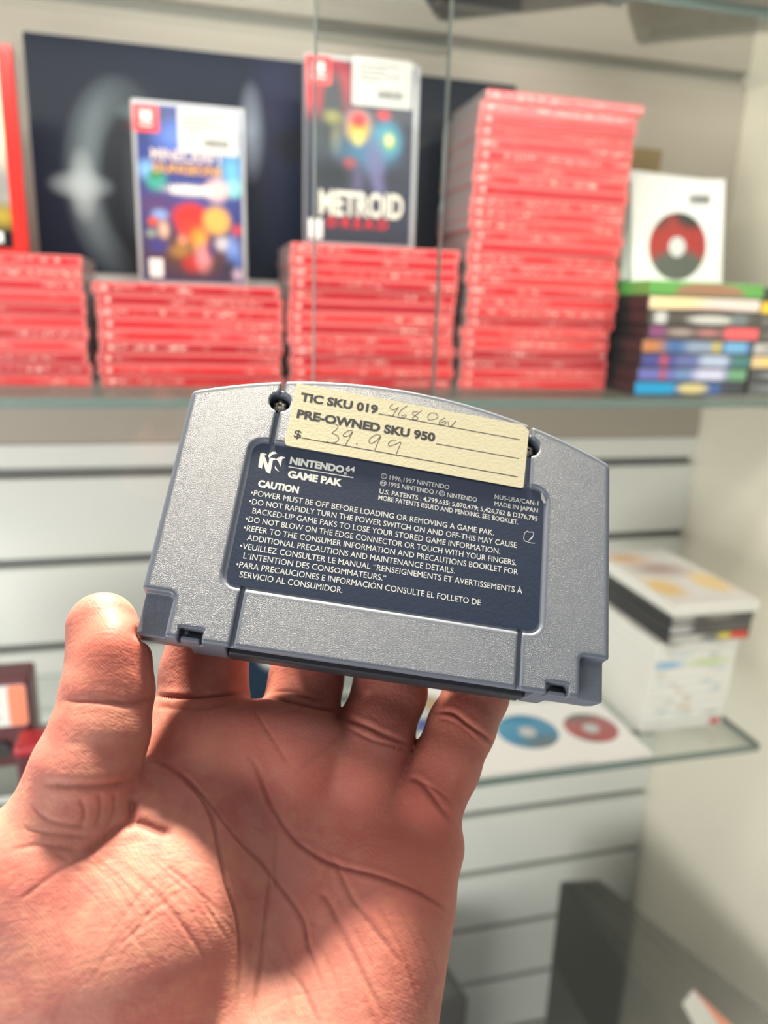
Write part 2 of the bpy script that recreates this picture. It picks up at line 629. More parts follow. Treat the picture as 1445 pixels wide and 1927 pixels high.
# blue fantasy cover
w, h = 0.108, 0.171
W_ = srgb(250, 246, 235)
blobs = [
    (.054, .150, .070, .040, srgb(52, 74, 160), .9),
    (.020, .150, .030, .020, srgb(40, 50, 82), .8),
    (.040, .140, .022, .016, srgb(96, 126, 206), .8),
    (.054, .085, .065, .030, srgb(72, 78, 140), .8),
    (.012, .108, .009, .010, srgb(126, 172, 222), .7),
    (.021, .098, .011, .011, srgb(70, 158, 142), .6),
    (.020, .104, .006, .005, srgb(60, 130, 70), .7),
    (.094, .112, .014, .022, srgb(110, 178, 220), .9),
    (.096, .096, .008, .010, srgb(150, 222, 212), .8),
    (.054, .091, .028, .006, srgb(206, 196, 200), .6),
    (.079, .093, .012, .012, srgb(250, 206, 196), .7),
    (.020, .075, .024, .014, srgb(92, 66, 108), .8),
    (.054, .030, .065, .034, srgb(92, 66, 62), .7),
    (.053, .066, .020, .015, srgb(198, 58, 54), .4),
    (.053, .054, .014, .010, srgb(232, 70, 54), .7),
    (.078, .064, .0145, .0145, srgb(226, 172, 90), .45),
    (.023, .067, .009, .006, srgb(134, 156, 206), .6),
    (.016, .060, .006, .005, srgb(214, 88, 58), .7),
    (.026, .053, .006, .010, srgb(214, 176, 150), .7),
    (.014, .049, .006, .005, srgb(138, 150, 146), .7),
    (.020, .037, .012, .008, srgb(72, 66, 126), .6),
    (.044, .043, .006, .007, srgb(212, 140, 110), .7),
    (.042, .033, .013, .008, srgb(156, 118, 66), .7),
    (.061, .045, .010, .012, srgb(240, 160, 62), .8),
    (.054, .022, .013, .010, srgb(184, 58, 56), .7),
    (.064, .028, .009, .015, srgb(224, 146, 148), .8),
    (.073, .038, .007, .011, srgb(86, 62, 106), .8),
    (.084, .042, .009, .008, srgb(196, 192, 196), .7),
    (.094, .034, .008, .018, srgb(118, 148, 210), .7),
    (.096, .024, .006, .011, srgb(88, 122, 196), .7),
    (.098, .056, .006, .006, srgb(196, 70, 76), .7),
    (.090, .018, .010, .012, srgb(62, 60, 74), .8),
    (.098, .012, .006, .007, srgb(200, 180, 200), .8),
]
M_cov1 = art('fantasy_cover', srgb(50, 58, 110), blobs, 0.3, 0.3)
mc, cov = standing_case('game_case', 'game case with blue and orange fantasy cover standing on the lowest red stack', w, h, 0.011,
                        (-0.0475, 0.832, ZT2 + 0.0006), (math.radians(-2), 0, math.radians(0.6)), M_shell_grey, M_cov1, (.004, .004, .1035, .167))
letters('title', [('MINECRAFT', .0165, .1175, .070, .0100, 0.03)], mat('title_stone', srgb(214, 196, 190), .5), cov, lift=-0.0007)
letters('subtitle', [('DUNGEONS', .0185, .1065, .066, .0080, 0.03)], mat('title_gold', srgb(222, 160, 60), .4), cov, lift=-0.0007)
letters('edition', [('ULTIMATE', .034, .088, .040, .0075, 0.04)], mat('title_cream', srgb(240, 236, 226), .5), cov, lift=-0.0007)
slab('rating_mark', .0105, .007, .024, .025, M_white, cov, y=-0.0005, d=0.0002, r=0.0006)
switch_tile(mc, .0015, .142, .024)
sticker(mc, .043, .1255, .1015, .166)

# dark cover with big white lettering
w, h = 0.114, 0.172
blobs = [
    (.057, .100, .062, .055, srgb(70, 74, 84), .9),
    (.012, .150, .026, .034, srgb(184, 48, 58), .55),
    (.030, .150, .022, .030, srgb(160, 52, 62), .7),
    (.027, .128, .012, .036, srgb(56, 62, 66), .5),
    (.027, .118, .011, .007, srgb(150, 148, 96), .7),
    (.031, .100, .007, .016, srgb(128, 128, 108), .8),
    (.014, .100, .010, .022, srgb(76, 84, 88), .8),
    (.062, .090, .032, .018, srgb(78, 122, 150), .8),
    (.053, .112, .015, .015, srgb(196, 168, 160), .7),
    (.053, .108, .0115, .012, srgb(196, 176, 66), .6),
    (.053, .118, .0095, .008, srgb(214, 66, 70), .6),
    (.053, .102, .006, .008, srgb(208, 206, 130), .7),
    (.081, .102, .017, .018, srgb(92, 160, 186), .6),
    (.084, .101, .008, .0095, srgb(120, 170, 78), .6),
    (.084, .102, .005, .006, srgb(236, 232, 180), .7),
    (.078, .124, .008, .005, srgb(202, 60, 70), .7),
    (.045, .078, .008, .006, srgb(168, 84, 80), .7),
    (.070, .084, .011, .022, srgb(112, 116, 150), .8),
    (.075, .064, .008, .018, srgb(112, 110, 146), .8),
    (.052, .064, .008, .016, srgb(96, 92, 120), .8),
    (.028, .066, .022, .014, srgb(54, 58, 62), .7),
    (.090, .066, .014, .010, srgb(62, 62, 74), .8),
]
M_cov2 = art('dark_cover', srgb(58, 62, 74), blobs, 0.35, 0.3)
me_, cov2 = standing_case('game_case', 'dark game case with big white title lettering standing on the middle red stack', w, h, 0.011,
                          (0.1140, 0.792, ZT3 + 0.0006), (math.radians(-1), 0, 0.0), M_shell_grey, M_cov2, (.001, .004, .1085, .168))
letters('title', [('METROID', .0145, .0300, .0860, .0215, 0.03)], mat('title_bone', srgb(226, 222, 206), .5), cov2, lift=-0.0007)
letters('subtitle', [('D R E A D', .023, .0185, .0620, .0090, 0.04)], mat('title_red', srgb(198, 38, 50), .4), cov2, lift=-0.0007)
slab('rating_mark', .004, .006, .018, .025, M_white, cov2, y=-0.0005, d=0.0002, r=0.0006)
switch_tile(me_, .0015, .146, .024)
sticker(me_, .046, .131, .106, .1735)

# red-edged case at the far left
blobs = [(.06, .15, .09, .04, srgb(246, 236, 214), .5), (.09, .10, .06, .03, srgb(240, 226, 190), .8), (.085, .055, .05, .03, srgb(150, 146, 140), .8),
         (.09, .020, .05, .022, srgb(62, 58, 42), .5), (.088, .030, .02, .010, srgb(176, 150, 60), .8), (.10, .008, .05, .010, srgb(20, 20, 24), .3)]
M_redshell = mat('red_case_plastic', srgb(214, 40, 30), 0.3, coat=0.4)
lc, cov3 = standing_case('game_case', 'red plastic game case with cream cover at the far left edge', .108, .166, .013,
                         (-0.2450, 0.765, ZT1 + 0.0006), (0, math.radians(0.0), math.radians(1.5)), M_redshell,
                         art('cream_cover', srgb(236, 222, 196), blobs, .3), (.002, .004, .0965, .164))
slab('rating_mark', .079, .008, .0885, .017, M_white, cov3, y=-0.0005, d=0.0002, r=0.0005)

# large dark backdrop
pw, ph = 0.520, 0.330
DK = srgb(13, 24, 38)
blobs = [
    (.13, .20, .20, .16, srgb(16, 26, 50), .9),
    (.34, .12, .16, .14, srgb(10, 28, 46), .9),
    (.245, .26, .025, .12, srgb(32, 36, 66), .9),
    (.085, .198, .050, .088, srgb(132, 148, 152), .5),
    (.103, .198, .046, .094, srgb(30, 36, 44), .35),
    (.110, .190, .020, .060, srgb(86, 92, 98), .9),
    (.125, .120, .040, .030, srgb(24, 26, 32), .7),
    (.118, .265, .030, .010, srgb(110, 130, 130), .9),
    (.110, .252, .016, .008, srgb(120, 50, 70), .9),
    (.046, .192, .026, .012, srgb(190, 206, 210), .95),
    (.048, .192, .012, .030, srgb(200, 214, 216), .95),
    (.220, .255, .012, .040, srgb(150, 160, 176), .95),
    (.307, .252, .028, .012, srgb(170, 176, 180), .95),
    (.307, .252, .010, .030, srgb(190, 192, 192), .95),
    (.270, .246, .030, .022, srgb(20, 24, 34), .6),
    (.118, .070, .050, .018, srgb(150, 140, 66), .8),
    (.300, .050, .070, .020, srgb(110, 112, 60), .9),
    (.330, .190, .020, .060, srgb(70, 58, 66), .9),
    (.440, .170, .070, .105, srgb(78, 84, 90), .2),
    (.435, .170, .066, .097, DK, .1),
    (.452, .175, .004, .014, srgb(120, 126, 130), .8),
]
pr = thing('display_poster', 'wide dark navy poster board standing behind the red stacks', 'poster', (-0.1490, 0.884, ZS), (math.radians(-1.5), 0, 0))
bm = bmesh.new()
box(bm, (0, 0, 0), (pw, 0.012, ph), 0.001, 2)
obj('board', bm, mat('white_board', srgb(214, 212, 208), 0.6), pr)
slab('printed_sheet', .001, .106, pw - .001, ph - .001, art('space_print', DK, blobs, 0.4), pr, y=-0.0002, d=0.0003, r=0.001)

# small brown square on the wall
bm = bmesh.new()
box(bm, (0.512, YW - 0.0095, 0.170), (0.578, YW - 0.0015, 0.2000), 0.001, 2)
tag(obj('cardboard_tag', bm, mat('brown_card', srgb(136, 116, 78), 0.6, noise=.15, nscale=60)), 'small brown cardboard tag on the wall beside the tallest red stack', 'tag')


# ------------------------------------------------------------------ discs and paper sleeves
def sleeve(label, loc, rot, s, cx, cz, rad, group):
    r = thing('disc_sleeve', label, 'disc sleeve', loc, rot, group)
    bm = bmesh.new()                           # back sheet + front sheet with a round window (x-z plane, facing -y)
    prism(bm, rrect(-s / 2, -s / 2, s / 2, s / 2, .002, 3), -.0022, -.0018)
    n = 48
    front = []
    for y in (0.0, -0.0004):
        out, inn = [], []
        for i in range(n):
            a = 2 * PI * i / n
            c_, s_ = math.cos(a), math.sin(a)
            q = (s / 2) / max(abs(c_), abs(s_))
            out.append(bm.verts.new((q * c_, q * s_, y)))
            inn.append(bm.verts.new((cx + rad * c_, cz + rad * s_, y)))
        front.append((out, inn))
    for i in range(n):
        j = (i + 1) % n
        (o0, i0), (o1, i1) = front
        bm.faces.new((o0[i], o0[j], i0[j], i0[i]))
        bm.faces.new((o1[j], o1[i], i1[i], i1[j]))
        bm.faces.new((o0[j], o0[i], o1[i], o1[j]))
        bm.faces.new((i0[i], i0[j], i1[j], i1[i]))
    bmesh.ops.recalc_face_normals(bm, faces=bm.faces[:])
    bmesh.ops.transform(bm, matrix=Matrix.Rotation(math.radians(90), 4, 'X'), verts=bm.verts[:])
    obj('paper', bm, M_sleeve, r)
    bm = bmesh.new()
    prism(bm, [(cx + (rad + .001) * math.cos(2 * PI * i / 40), cz + (rad + .001) * math.sin(2 * PI * i / 40)) for i in range(40)], -.00065, -.00045)
    bmesh.ops.transform(bm, matrix=Matrix.Rotation(math.radians(90), 4, 'X'), verts=bm.verts[:])
    w_ = obj('window', bm, M_glass, r)
    w_['label'] = 'clear round window'
    return r


def disc(label, loc, rot, rad, cx, cz, m, group, hub=0.25):
    r = thing('game_disc', label, 'disc', loc, rot, group)

    def ring(name, r0, r1, mm):
        bm = bmesh.new()
        n = 48
        vs = [[bm.verts.new((cx + q * math.cos(2 * PI * i / n), -y, cz + q * math.sin(2 * PI * i / n))) for i in range(n)]
              for q, y in ((r1, -.0013), (r1, -.0009), (r0, -.0009), (r0, -.0013))]
        for k in range(4):
            A, B = vs[k], vs[(k + 1) % 4]
            for i in range(n):
                bm.faces.new((A[i], A[(i + 1) % n], B[(i + 1) % n], B[i]))
        bmesh.ops.recalc_face_normals(bm, faces=bm.faces[:])
        return obj(name, bm, mm, r)
    ring('printed_ring', rad * hub, rad, m)
    o = ring('hub', rad * .12, rad * hub - .0001, mat('disc_hub', srgb(246, 246, 244), .2, coat=.4))
    o['label'] = 'pale clear hub'
    return r


GS = 'white paper disc sleeves'
GD = 'discs in white paper sleeves'
# two sleeves standing on the mixed stack at right
zb = ZS + 8 * 0.0145
RX = math.radians(-6)
sx_, sy_ = 0.5400, 0.800
redblack = art('red_black_print', srgb(196, 56, 52), [(.020, .030, .030, .026, srgb(54, 54, 56), .35), (-.024, .020, .016, .016, srgb(88, 60, 62), .7), (.0, -.036, .040, .020, srgb(104, 108, 100), .4)], .25, .3)
sleeve('white paper sleeve with red and black disc leaning above the mixed case stack', (sx_, sy_, zb + .0555), (RX, math.radians(-3), 0), .118, .0, -.014, .037, GS)
disc('red and black disc in the upright sleeve above the mixed stack', (sx_, sy_, zb + .0555), (RX, math.radians(-3), 0), .044, .0, -.014, redblack, GD)
s2 = sleeve('white paper sleeve with grey printed code, tucked behind the upright sleeve', (sx_ - .002, sy_ + .010, zb + .0600), (RX, math.radians(2), 0), .118, .0, .010, .036, GS)
disc('pale disc in the sleeve tucked behind the upright sleeve', (sx_ - .002, sy_ + .010, zb + .0600), (RX, math.radians(2), 0), .044, .0, .010, mat('pale_disc', srgb(226, 226, 230), .25, coat=.3), GD)
_u0 = bpy.data.objects.new
bm = bmesh.new()
rnd = random.Random(5)
xx = .014
while xx < .040:
    bw = rnd.uniform(.0006, .0016)
    box(bm, (xx, -.00025, .032), (xx + bw, -.0001, .042))
    xx += bw + rnd.uniform(.0004, .0009)
o = obj('printed_code', bm, M_grey_ink, None)
o.parent = [x for x in C.objects if x.name.startswith('disc_sleeve') and x.children and 'leaning above' in x['label']][0]

# three sleeves lying on the low shelf
LAY = math.radians(-90)
bluep = art('blue_print', srgb(50, 172, 224), [(.03, -.02, .030, .020, srgb(120, 140, 150), .8), (-.01, .03, .03, .02, srgb(70, 190, 230), .7)], .25, .3)
redp = art('red_print', srgb(212, 44, 42), [(-.014, -.030, .034, .020, srgb(96, 104, 96), .6), (.02, .03, .03, .016, srgb(80, 62, 60), .7), (-.03, .01, .02, .02, srgb(206, 76, 70), .6)], .25, .3)
orp = art('orange_blue_print', srgb(222, 178, 110), [(.0, -.03, .05, .026, srgb(92, 112, 196), .3), (-.01, .03, .03, .02, srgb(232, 170, 84), .5)], .25, .3)
sleeve('white paper sleeve with red disc lying at the right end of the low shelf', (.3975, .6705, ZL + .0024), (LAY, 0, 0), .125, .0235, .0005, .030, GS)
disc('red disc in the sleeve at the right end of the low shelf', (.3975, .6705, ZL + .0024), (LAY, 0, 0), .038, .0235, .0005, redp, GD)
sleeve('white paper sleeve with light blue disc lying left of the red one', (.3240, .6690, ZL + .0052), (LAY, 0, math.radians(1)), .125, .021, .004, .034, GS)
disc('light blue disc in the middle sleeve on the low shelf', (.3240, .6690, ZL + .0052), (LAY, 0, math.radians(1)), .040, .021, .004, bluep, GD)
sleeve('white paper sleeve with orange and blue disc, seen between ring and little finger', (.2300, .7300, ZL + .0080), (LAY, 0, math.radians(-4)), .125, .008, .0, .042, GS)
disc('orange and blue disc, seen between ring and little finger', (.2300, .7300, ZL + .0080), (LAY, 0, math.radians(-4)), .052, .008, .0, orp, GD)

# ------------------------------------------------------------------ mixed cases at the right of the upper shelf
M_black = mat('black_case_plastic', srgb(44, 43, 43), 0.4, coat=.2)
M_darkgrey = mat('dark_grey_plastic', srgb(70, 72, 70), 0.4, coat=.2)
M_greencase = mat('green_case_plastic', srgb(96, 170, 84), 0.3, coat=.3)


def mixed_case(label, x, y, z, shell, spine, w, d, t, group, dx=0.0):
    r = thing('game_case', label, 'game case', (x + dx, y, z), (0, 0, random.uniform(-.006, .006)), group)
    bm = bmesh.new()
    box(bm, (0, 0, .0001), (w, d, t - .0001), .0012, 2)
    obj('case_shell', bm, shell, r)
    bm = bmesh.new()
    box(bm, (.002, -.0003, .0013), (w - .002, .0004, t - .0013), .0002, 1)
    obj('spine_insert', bm, spine, r)
    return r


w, t = .136, .0145
hz = t / 2
E_ = lambda x0, x1, col, soft=.25, z_=hz, rz=.02: ((x0 + x1) / 2, z_, (x1 - x0) / 2, rz, col, soft)
spines = [   # from the top down
    ('green edged game case with brown spine on top of the mixed stack', M_greencase, art('brown_green_spine', srgb(104, 168, 86), [E_(.028, .112, srgb(164, 124, 100), .2, .004, .01)])),
    ('cream spined game case second from the top of the mixed stack', M_black, art('cream_spine', srgb(242, 224, 196), [E_(-.01, .08, srgb(250, 222, 172), .6), E_(.06, .15, srgb(236, 218, 210), .5), E_(.02, .13, srgb(190, 160, 150), .5, .0, .004)])),
    ('black and white spined game case third from the top of the mixed stack', M_black, art('black_white_spine', srgb(92, 88, 82), [E_(.008, .024, srgb(206, 206, 202), .5), E_(.046, .106, srgb(206, 206, 198), .4, .006, .005), E_(.10, .122, srgb(120, 130, 132), .5)])),
    ('coral and purple spined game case fourth from the top of the mixed stack', M_black, art('coral_spine', srgb(104, 92, 92), [E_(-.004, .022, srgb(140, 84, 124), .5), E_(.022, .056, srgb(172, 156, 148), .6, hz, .004), E_(.056, .088, srgb(188, 130, 124), .6, hz, .004), E_(.090, .140, srgb(244, 104, 108), .3)])),
    ('orange and blue spined game case in the middle of the mixed stack', M_black, art('orange_blue_spine', srgb(84, 118, 168), [E_(-.01, .030, srgb(196, 132, 92), .6), E_(.050, .096, srgb(150, 166, 190), .5), E_(.084, .098, srgb(196, 180, 110), .6), E_(.100, .130, srgb(120, 180, 222), .4)])),
    ('indigo and white spined game case third from the bottom of the mixed stack', M_black, art('indigo_spine', srgb(84, 86, 150), [E_(.022, .034, srgb(182, 90, 112), .6), E_(.040, .070, srgb(110, 120, 170), .6), E_(.068, .110, srgb(186, 200, 224), .5), E_(.108, .140, srgb(76, 130, 128), .4)])),
    ('periwinkle and green spined game case second from the bottom of the mixed stack', M_black, art('periwinkle_spine', srgb(116, 118, 188), [E_(.026, .036, srgb(180, 100, 120), .6), E_(.044, .07, srgb(120, 150, 190), .6), E_(.066, .110, srgb(212, 214, 238), .5), E_(.108, .140, srgb(118, 170, 132), .4)])),
    ('bright blue game case at the bottom of the mixed stack', M_black, art('bright_blue_spine', srgb(74, 108, 172), [E_(-.02, .050, srgb(52, 168, 222), .15), E_(.050, .092, srgb(230, 214, 150), .4, hz, .006), E_(.104, .15, srgb(72, 76, 88), .3)])),
]
offs = [.003, .002, .003, .006, .0, .001, -.001, -.003]
for i, (lab, sh, spn) in enumerate(spines):
    mixed_case(lab, 0.4515, 0.709, ZS + (7 - i) * t, sh, spn, w, .185, t, 'mixed game cases at the right of the upper shelf', offs[i])
cols = [('black spined game case on top of the stack at the right edge', srgb(60, 60, 62), srgb(170, 168, 166)),
        ('yellow spined game case second from the top at the right edge', srgb(246, 208, 72), srgb(250, 224, 120)),
        ('dark grey spined game case third from the top at the right edge', srgb(104, 102, 98), srgb(150, 148, 144)),
        ('dark olive spined game case in the middle of the stack at the right edge', srgb(96, 96, 90), srgb(120, 118, 112)),
        ('pale grey spined game case in the middle of the stack at the right edge', srgb(196, 194, 188), srgb(150, 150, 146)),
        ('cream spined game case near the bottom of the stack at the right edge', srgb(240, 208, 160), srgb(250, 220, 120)),
        ('charcoal spined game case second from the bottom at the right edge', srgb(84, 86, 90), srgb(140, 142, 146)),
        ('slate spined game case at the bottom of the stack at the right edge', srgb(104, 110, 112), srgb(140, 144, 144))]
for i, (lab, c0, c1) in enumerate(cols):
    mixed_case(lab, 0.5905, 0.712, ZS + (7 - i) * .0143, M_darkgrey, art('spine_print', c0, [E_(.01, .05, c1, .6, hz, .004)]), .099, .13, .0143,
               'game cases at the right edge of the upper shelf', [.002, .0, .001, .001, -.001, -.0015, .001, .001][i])

# ------------------------------------------------------------------ white stack on the low shelf
M_whitecase = mat('white_case_plastic', srgb(232, 232, 224), 0.35, coat=.25)
GWS = 'white game cases stacked on the low shelf'
rn = random.Random(11)
tw = .0108
for k in range(10):                             # from the bottom up
    blobs = []
    for q in range(3):
        x0 = rn.uniform(0, .09)
        blobs.append((x0, rn.uniform(.003, .009), rn.uniform(.004, .016), .0025, rn.choice([srgb(206, 208, 206), srgb(190, 190, 186), srgb(214, 200, 180), srgb(198, 214, 220)]), .6))
    if k == 7:
        blobs = [(.018, .006, .022, .006, srgb(150, 190, 222), .6), (.070, .006, .03, .005, srgb(196, 218, 160), .7)]
    if k == 0:
        blobs = [(.094, .006, .008, .006, srgb(206, 70, 80), .5)]
    lab = 'white game case, %s among the white cases of the low stack' % nth(9 - k, 10)
    if k == 7:
        lab = 'white game case with pale blue and green spine print in the low stack'
    if k == 0:
        lab = 'white game case with a red spot at the bottom of the low stack'
    mixed_case(lab, 0.4730, 0.652, ZL + k * tw, M_whitecase, art('white_spine', srgb(236, 236, 230), blobs), .104, .175, tw, GWS, .0006 * k + rn.uniform(-.001, .001))
zz = ZL + 10 * tw
dk = [('black sided game case with red and yellow spine marks above the white cases', [(.03, .006, .03, .008, srgb(196, 194, 190), .4), (.062, .006, .022, .008, srgb(120, 122, 118), .5), (.072, .006, .010, .006, srgb(214, 196, 80), .5), (.090, .006, .012, .008, srgb(222, 72, 50), .4)]),
      ('black sided game case with grey spine in the low stack', [(.008, .006, .022, .010, srgb(190, 190, 190), .4), (.08, .006, .03, .005, srgb(100, 98, 96), .6)]),
      ('black sided game case just below the white top case', [(.008, .006, .022, .010, srgb(170, 168, 164), .4), (.06, .006, .02, .004, srgb(140, 132, 124), .6)])]
for i, (lab, bl) in enumerate(dk):
    mixed_case(lab, 0.4860, 0.648, zz + i * .0112, M_black, art('dark_spine', srgb(84, 82, 80), bl), .104, .178, .0112, 'black sided cases in the low stack', .001 * i)
zz += 3 * .0112
tp = thing('game_case', 'white game case with orange cover print on top of the low stack', 'game case', (0.4870, 0.644, zz), (0, 0, -.01))
bm = bmesh.new()
box(bm, (0, 0, .0001), (.106, .185, .0135), .0012, 2)
obj('case_shell', bm, M_whitecase, tp)
bm = bmesh.new()
box(bm, (.003, .003, 0), (.103, .180, .0003))
co = obj('cover', bm, None, tp)
co.location = (0, 0, .0135)
blobs2 = [(.02, .05, .022, .03, srgb(240, 206, 140), .6), (.085, .06, .022, .035, srgb(246, 214, 150), .6), (.05, .11, .04, .03, srgb(186, 160, 150), .8), (.03, .15, .03, .02, srgb(226, 180, 130), .8)]
mcv = art('orange_cover', srgb(232, 230, 226), blobs2)
for nd in mcv.node_tree.nodes:                  # this cover lies flat: its picture runs along x and y
    if nd.type == 'MAPPING':
        sc_, lo_ = nd.inputs['Scale'].default_value, nd.inputs['Location'].default_value
        nd.inputs['Scale'].default_value = (sc_[0], sc_[2], 0)
        nd.inputs['Location'].default_value = (lo_[0], lo_[2], 0)
co.data.materials.append(mcv)

# ------------------------------------------------------------------ boxes at the lower left
M_maroon = mat('maroon_plastic', srgb(92, 36, 44), 0.4, coat=.2)
mr = thing('boxed_console', 'maroon console with orange and white price sticker standing at the lower left', 'game console', (-.270, .668, ZL), (0, 0, 0))
bm = bmesh.new()
box(bm, (0, 0, 0), (.120, .034, .121), .004, 3)
obj('body', bm, M_maroon, mr)
st_ = slab('price_sticker', .060, .074, .1165, .114, M_white, mr, y=-.0001, d=.0004, r=.003)
st_['label'] = 'white price sticker with orange end'
slab('orange_end', .1015, .0745, .116, .1135, mat('orange_paper', srgb(255, 142, 106), .5), st_, y=-.0005, d=.0003, r=.0025)
V = []
Fc = []
for q in range(4):
    z0 = .082 + q * .007
    V += [(.066, -.00085, z0), (.094 - .004 * (q % 2), -.00085, z0), (.094 - .004 * (q % 2), -.00085, z0 + .0016), (.066, -.00085, z0 + .0016)]
    Fc.append((4 * q, 4 * q + 1, 4 * q + 2, 4 * q + 3))
new_mesh('print_lines', V, Fc, M_grey_ink, st_)
slab('grey_panel', .055, .004, .107, .034, mat('grey_panel', srgb(128, 130, 122), .4), mr, y=-.0001, d=.0010, r=.003)
bm = bmesh.new()
prism(bm, [(.092 + .008 * math.cos(2 * PI * i / 24), .052 + .008 * math.sin(2 * PI * i / 24)) for i in range(24)], 0, .004)
bmesh.ops.transform(bm, matrix=Matrix.Rotation(math.radians(90), 4, 'X'), verts=bm.verts[:])
obj('dial', bm, M_black, mr)

rb = thing('cartridge_box', 'dark red box with bright red lid in front of the maroon console', 'box', (-.1585, .632, ZL), (0, 0, 0))
bm = bmesh.new()
box(bm, (0, 0, 0), (.060, .028, .062), .003, 3)
obj('box_body', bm, mat('dark_red_plastic', srgb(82, 10, 28), .4, coat=.2), rb)
bm = bmesh.new()
box(bm, (-.0015, -.0015, .0622), (.0615, .0295, .0735), .004, 3)
obj('box_lid', bm, mat('bright_red_plastic', srgb(176, 36, 48), .35, coat=.3), rb)

# navy case seen between index and middle finger
nv = thing('game_case', 'navy game case with white panel, seen between index and middle finger', 'game case', (.022, .800, ZL), (math.radians(-8), 0, 0))
bm = bmesh.new()
box(bm, (0, 0, 0), (.100, .012, .165), .0015, 3)
obj('case_shell', bm, mat('navy_plastic', srgb(22, 42, 62), .35, coat=.3), nv)
slab('cover', .003, .003, .097, .162, art('navy_cover', srgb(24, 44, 64), [(.062, .062, .022, .024, srgb(220, 222, 218), .35), (.05, .14, .05, .025, srgb(130, 140, 140), .5)], .35), nv)

# ------------------------------------------------------------------ dark consoles at the lower right
M_smoke = mat('dark_olive_plastic', srgb(62, 63, 56), 0.32, coat=.15, noise=.06, nscale=14)
zt = -.780
lw = thing('game_console', 'tall dark olive console standing at the lower right beside the right wall', 'game console', (.544, .80, -1.18))
BLc, BRc, FRc, FLc = (-.057, .008), (0, 0), (.123, -.338), (-.024, -.330)
ht = zt + 1.18
bm = bmesh.new()
prism(bm, [BLc, FLc, FRc, BRc], 0, ht)
es = [e for e in bm.edges if all(v.co.z > ht - .01 for v in e.verts)]
bmesh.ops.bevel(bm, geom=es, offset=.003, segments=3, affect='EDGES')
obj('console_body', bm, M_smoke, lw)


def on_top(u, v):                                # u across, v towards the shopper
    l, r_ = [Vector(BLc).lerp(Vector(FLc), v), Vector(BRc).lerp(Vector(FRc), v)]
    return tuple(l.lerp(r_, u))


bm = bmesh.new()
prism(bm, [on_top(.10, .03), on_top(.62, .03), on_top(.62, .98), on_top(.10, .98)], ht + .0001, ht + .0012)
obj('top_strip', bm, mat('dark_strip', srgb(54, 56, 48), .25, coat=.3), lw)
bm = bmesh.new()
q_ = [at(*p, Z=zt + .0016) for p in ((1304, 1862), (1284, 1888), (1330, 1975), (1425, 1975))]
prism(bm, [(p.x - .544, p.y - .80) for p in q_], ht + .0013, ht + .0017)
st2 = obj('price_sticker', bm, M_white, lw)
st2['label'] = 'white and orange price sticker'
bm = bmesh.new()
q_ = [at(*p, Z=zt + .0018) for p in ((1304, 1862), (1322, 1884), (1384, 1975), (1425, 1975))]
prism(bm, [(p.x - .544, p.y - .80) for p in q_], ht + .00175, ht + .0020)
obj('orange_end', bm, bpy.data.materials['orange_paper'], st2)
bk = thing('game_console', 'small black console at the bottom edge beside the wrist', 'game console', (.322, .735, -1.18), (0, 0, math.radians(12)))
bm = bmesh.new()
box(bm, (-.12, 0, 0), (.006, .17, .305), .004, 3)
obj('console_body', bm, M_black, bk)
bm = bmesh.new()
box(bm, (-.11, .01, .305), (-.004, .16, .3056), .0003, 1)
obj('top_panel', bm, M_darkgrey, bk)
bm = bmesh.new()
box(bm, (-1.05, .56, -1.19), (XW - .002, YW - .0015, -1.18))
tag(obj('base_board', bm, mat('base_board', srgb(206, 208, 204), .5)), 'pale base board of the cabinet under the dark consoles', 'shelf')

# ------------------------------------------------------------------ things on the high shelf, seen from below through the glass
bm = bmesh.new()
pts = [at(*p, Z=ZU + .0005) for p in ((1181, 34), (1197, 86), (1500, 57), (1560, -40), (1175, -60))]
prism(bm, [(p.x, p.y) for p in pts], ZU + .0003, ZU + .075)
bmesh.ops.bevel(bm, geom=bm.edges[:], offset=.003, segments=2, affect='EDGES')
gb = thing('storage_box', 'grey box on the high glass shelf at the top right', 'box', (0, 0, 0))
obj('box_body', bm, mat('grey_plastic', srgb(160, 157, 152), .5, noise=.05, nscale=30), gb)
bm = bmesh.new()
p0, p1 = at(1215, 74, Z=ZU), at(1445, 50, Z=ZU)
p2, p3 = at(1445, 22, Z=ZU), at(1225, 52, Z=ZU)
prism(bm, [(p.x, p.y) for p in (p0, p1, p2, p3)], ZU + .0001, ZU + .0003)
obj('base_strip', bm, mat('dark_base', srgb(118, 114, 112), .5), gb)
bm = bmesh.new()
pts = [at(*p, Z=ZU + .0005) for p in ((786, -20), (806, 20), (822, 43), (1040, 22), (1160, 6), (1165, -60), (790, -60))]
prism(bm, [(p.x, p.y) for p in pts], ZU + .0003, ZU + .06)
bmesh.ops.bevel(bm, geom=bm.edges[:], offset=.004, segments=2, affect='EDGES')
nb = thing('storage_case', 'dark navy case on the high glass shelf at the top centre', 'box', (0, 0, 0))
obj('case_body', bm, mat('navy_fabric', srgb(58, 66, 80), .6), nb)
bm = bmesh.new()
p0 = at(826, 8, Z=ZU)
box(bm, (p0.x - .006, p0.y - .016, ZU + .0001), (p0.x + .002, p0.y + .004, ZU + .0003))
obj('white_mark', bm, M_white, nb)
bm = bmesh.new()
p0 = at(1158, 8, Z=ZU)
box(bm, (p0.x - .008, p0.y - .03, ZU + .0003), (p0.x + .010, p0.y + .010, ZU + .03), .003, 2)
tag(obj('blue_tag', bm, mat('blue_plastic', srgb(92, 140, 166), .5)), 'small blue tag between the navy case and the grey box on the high shelf', 'tag')


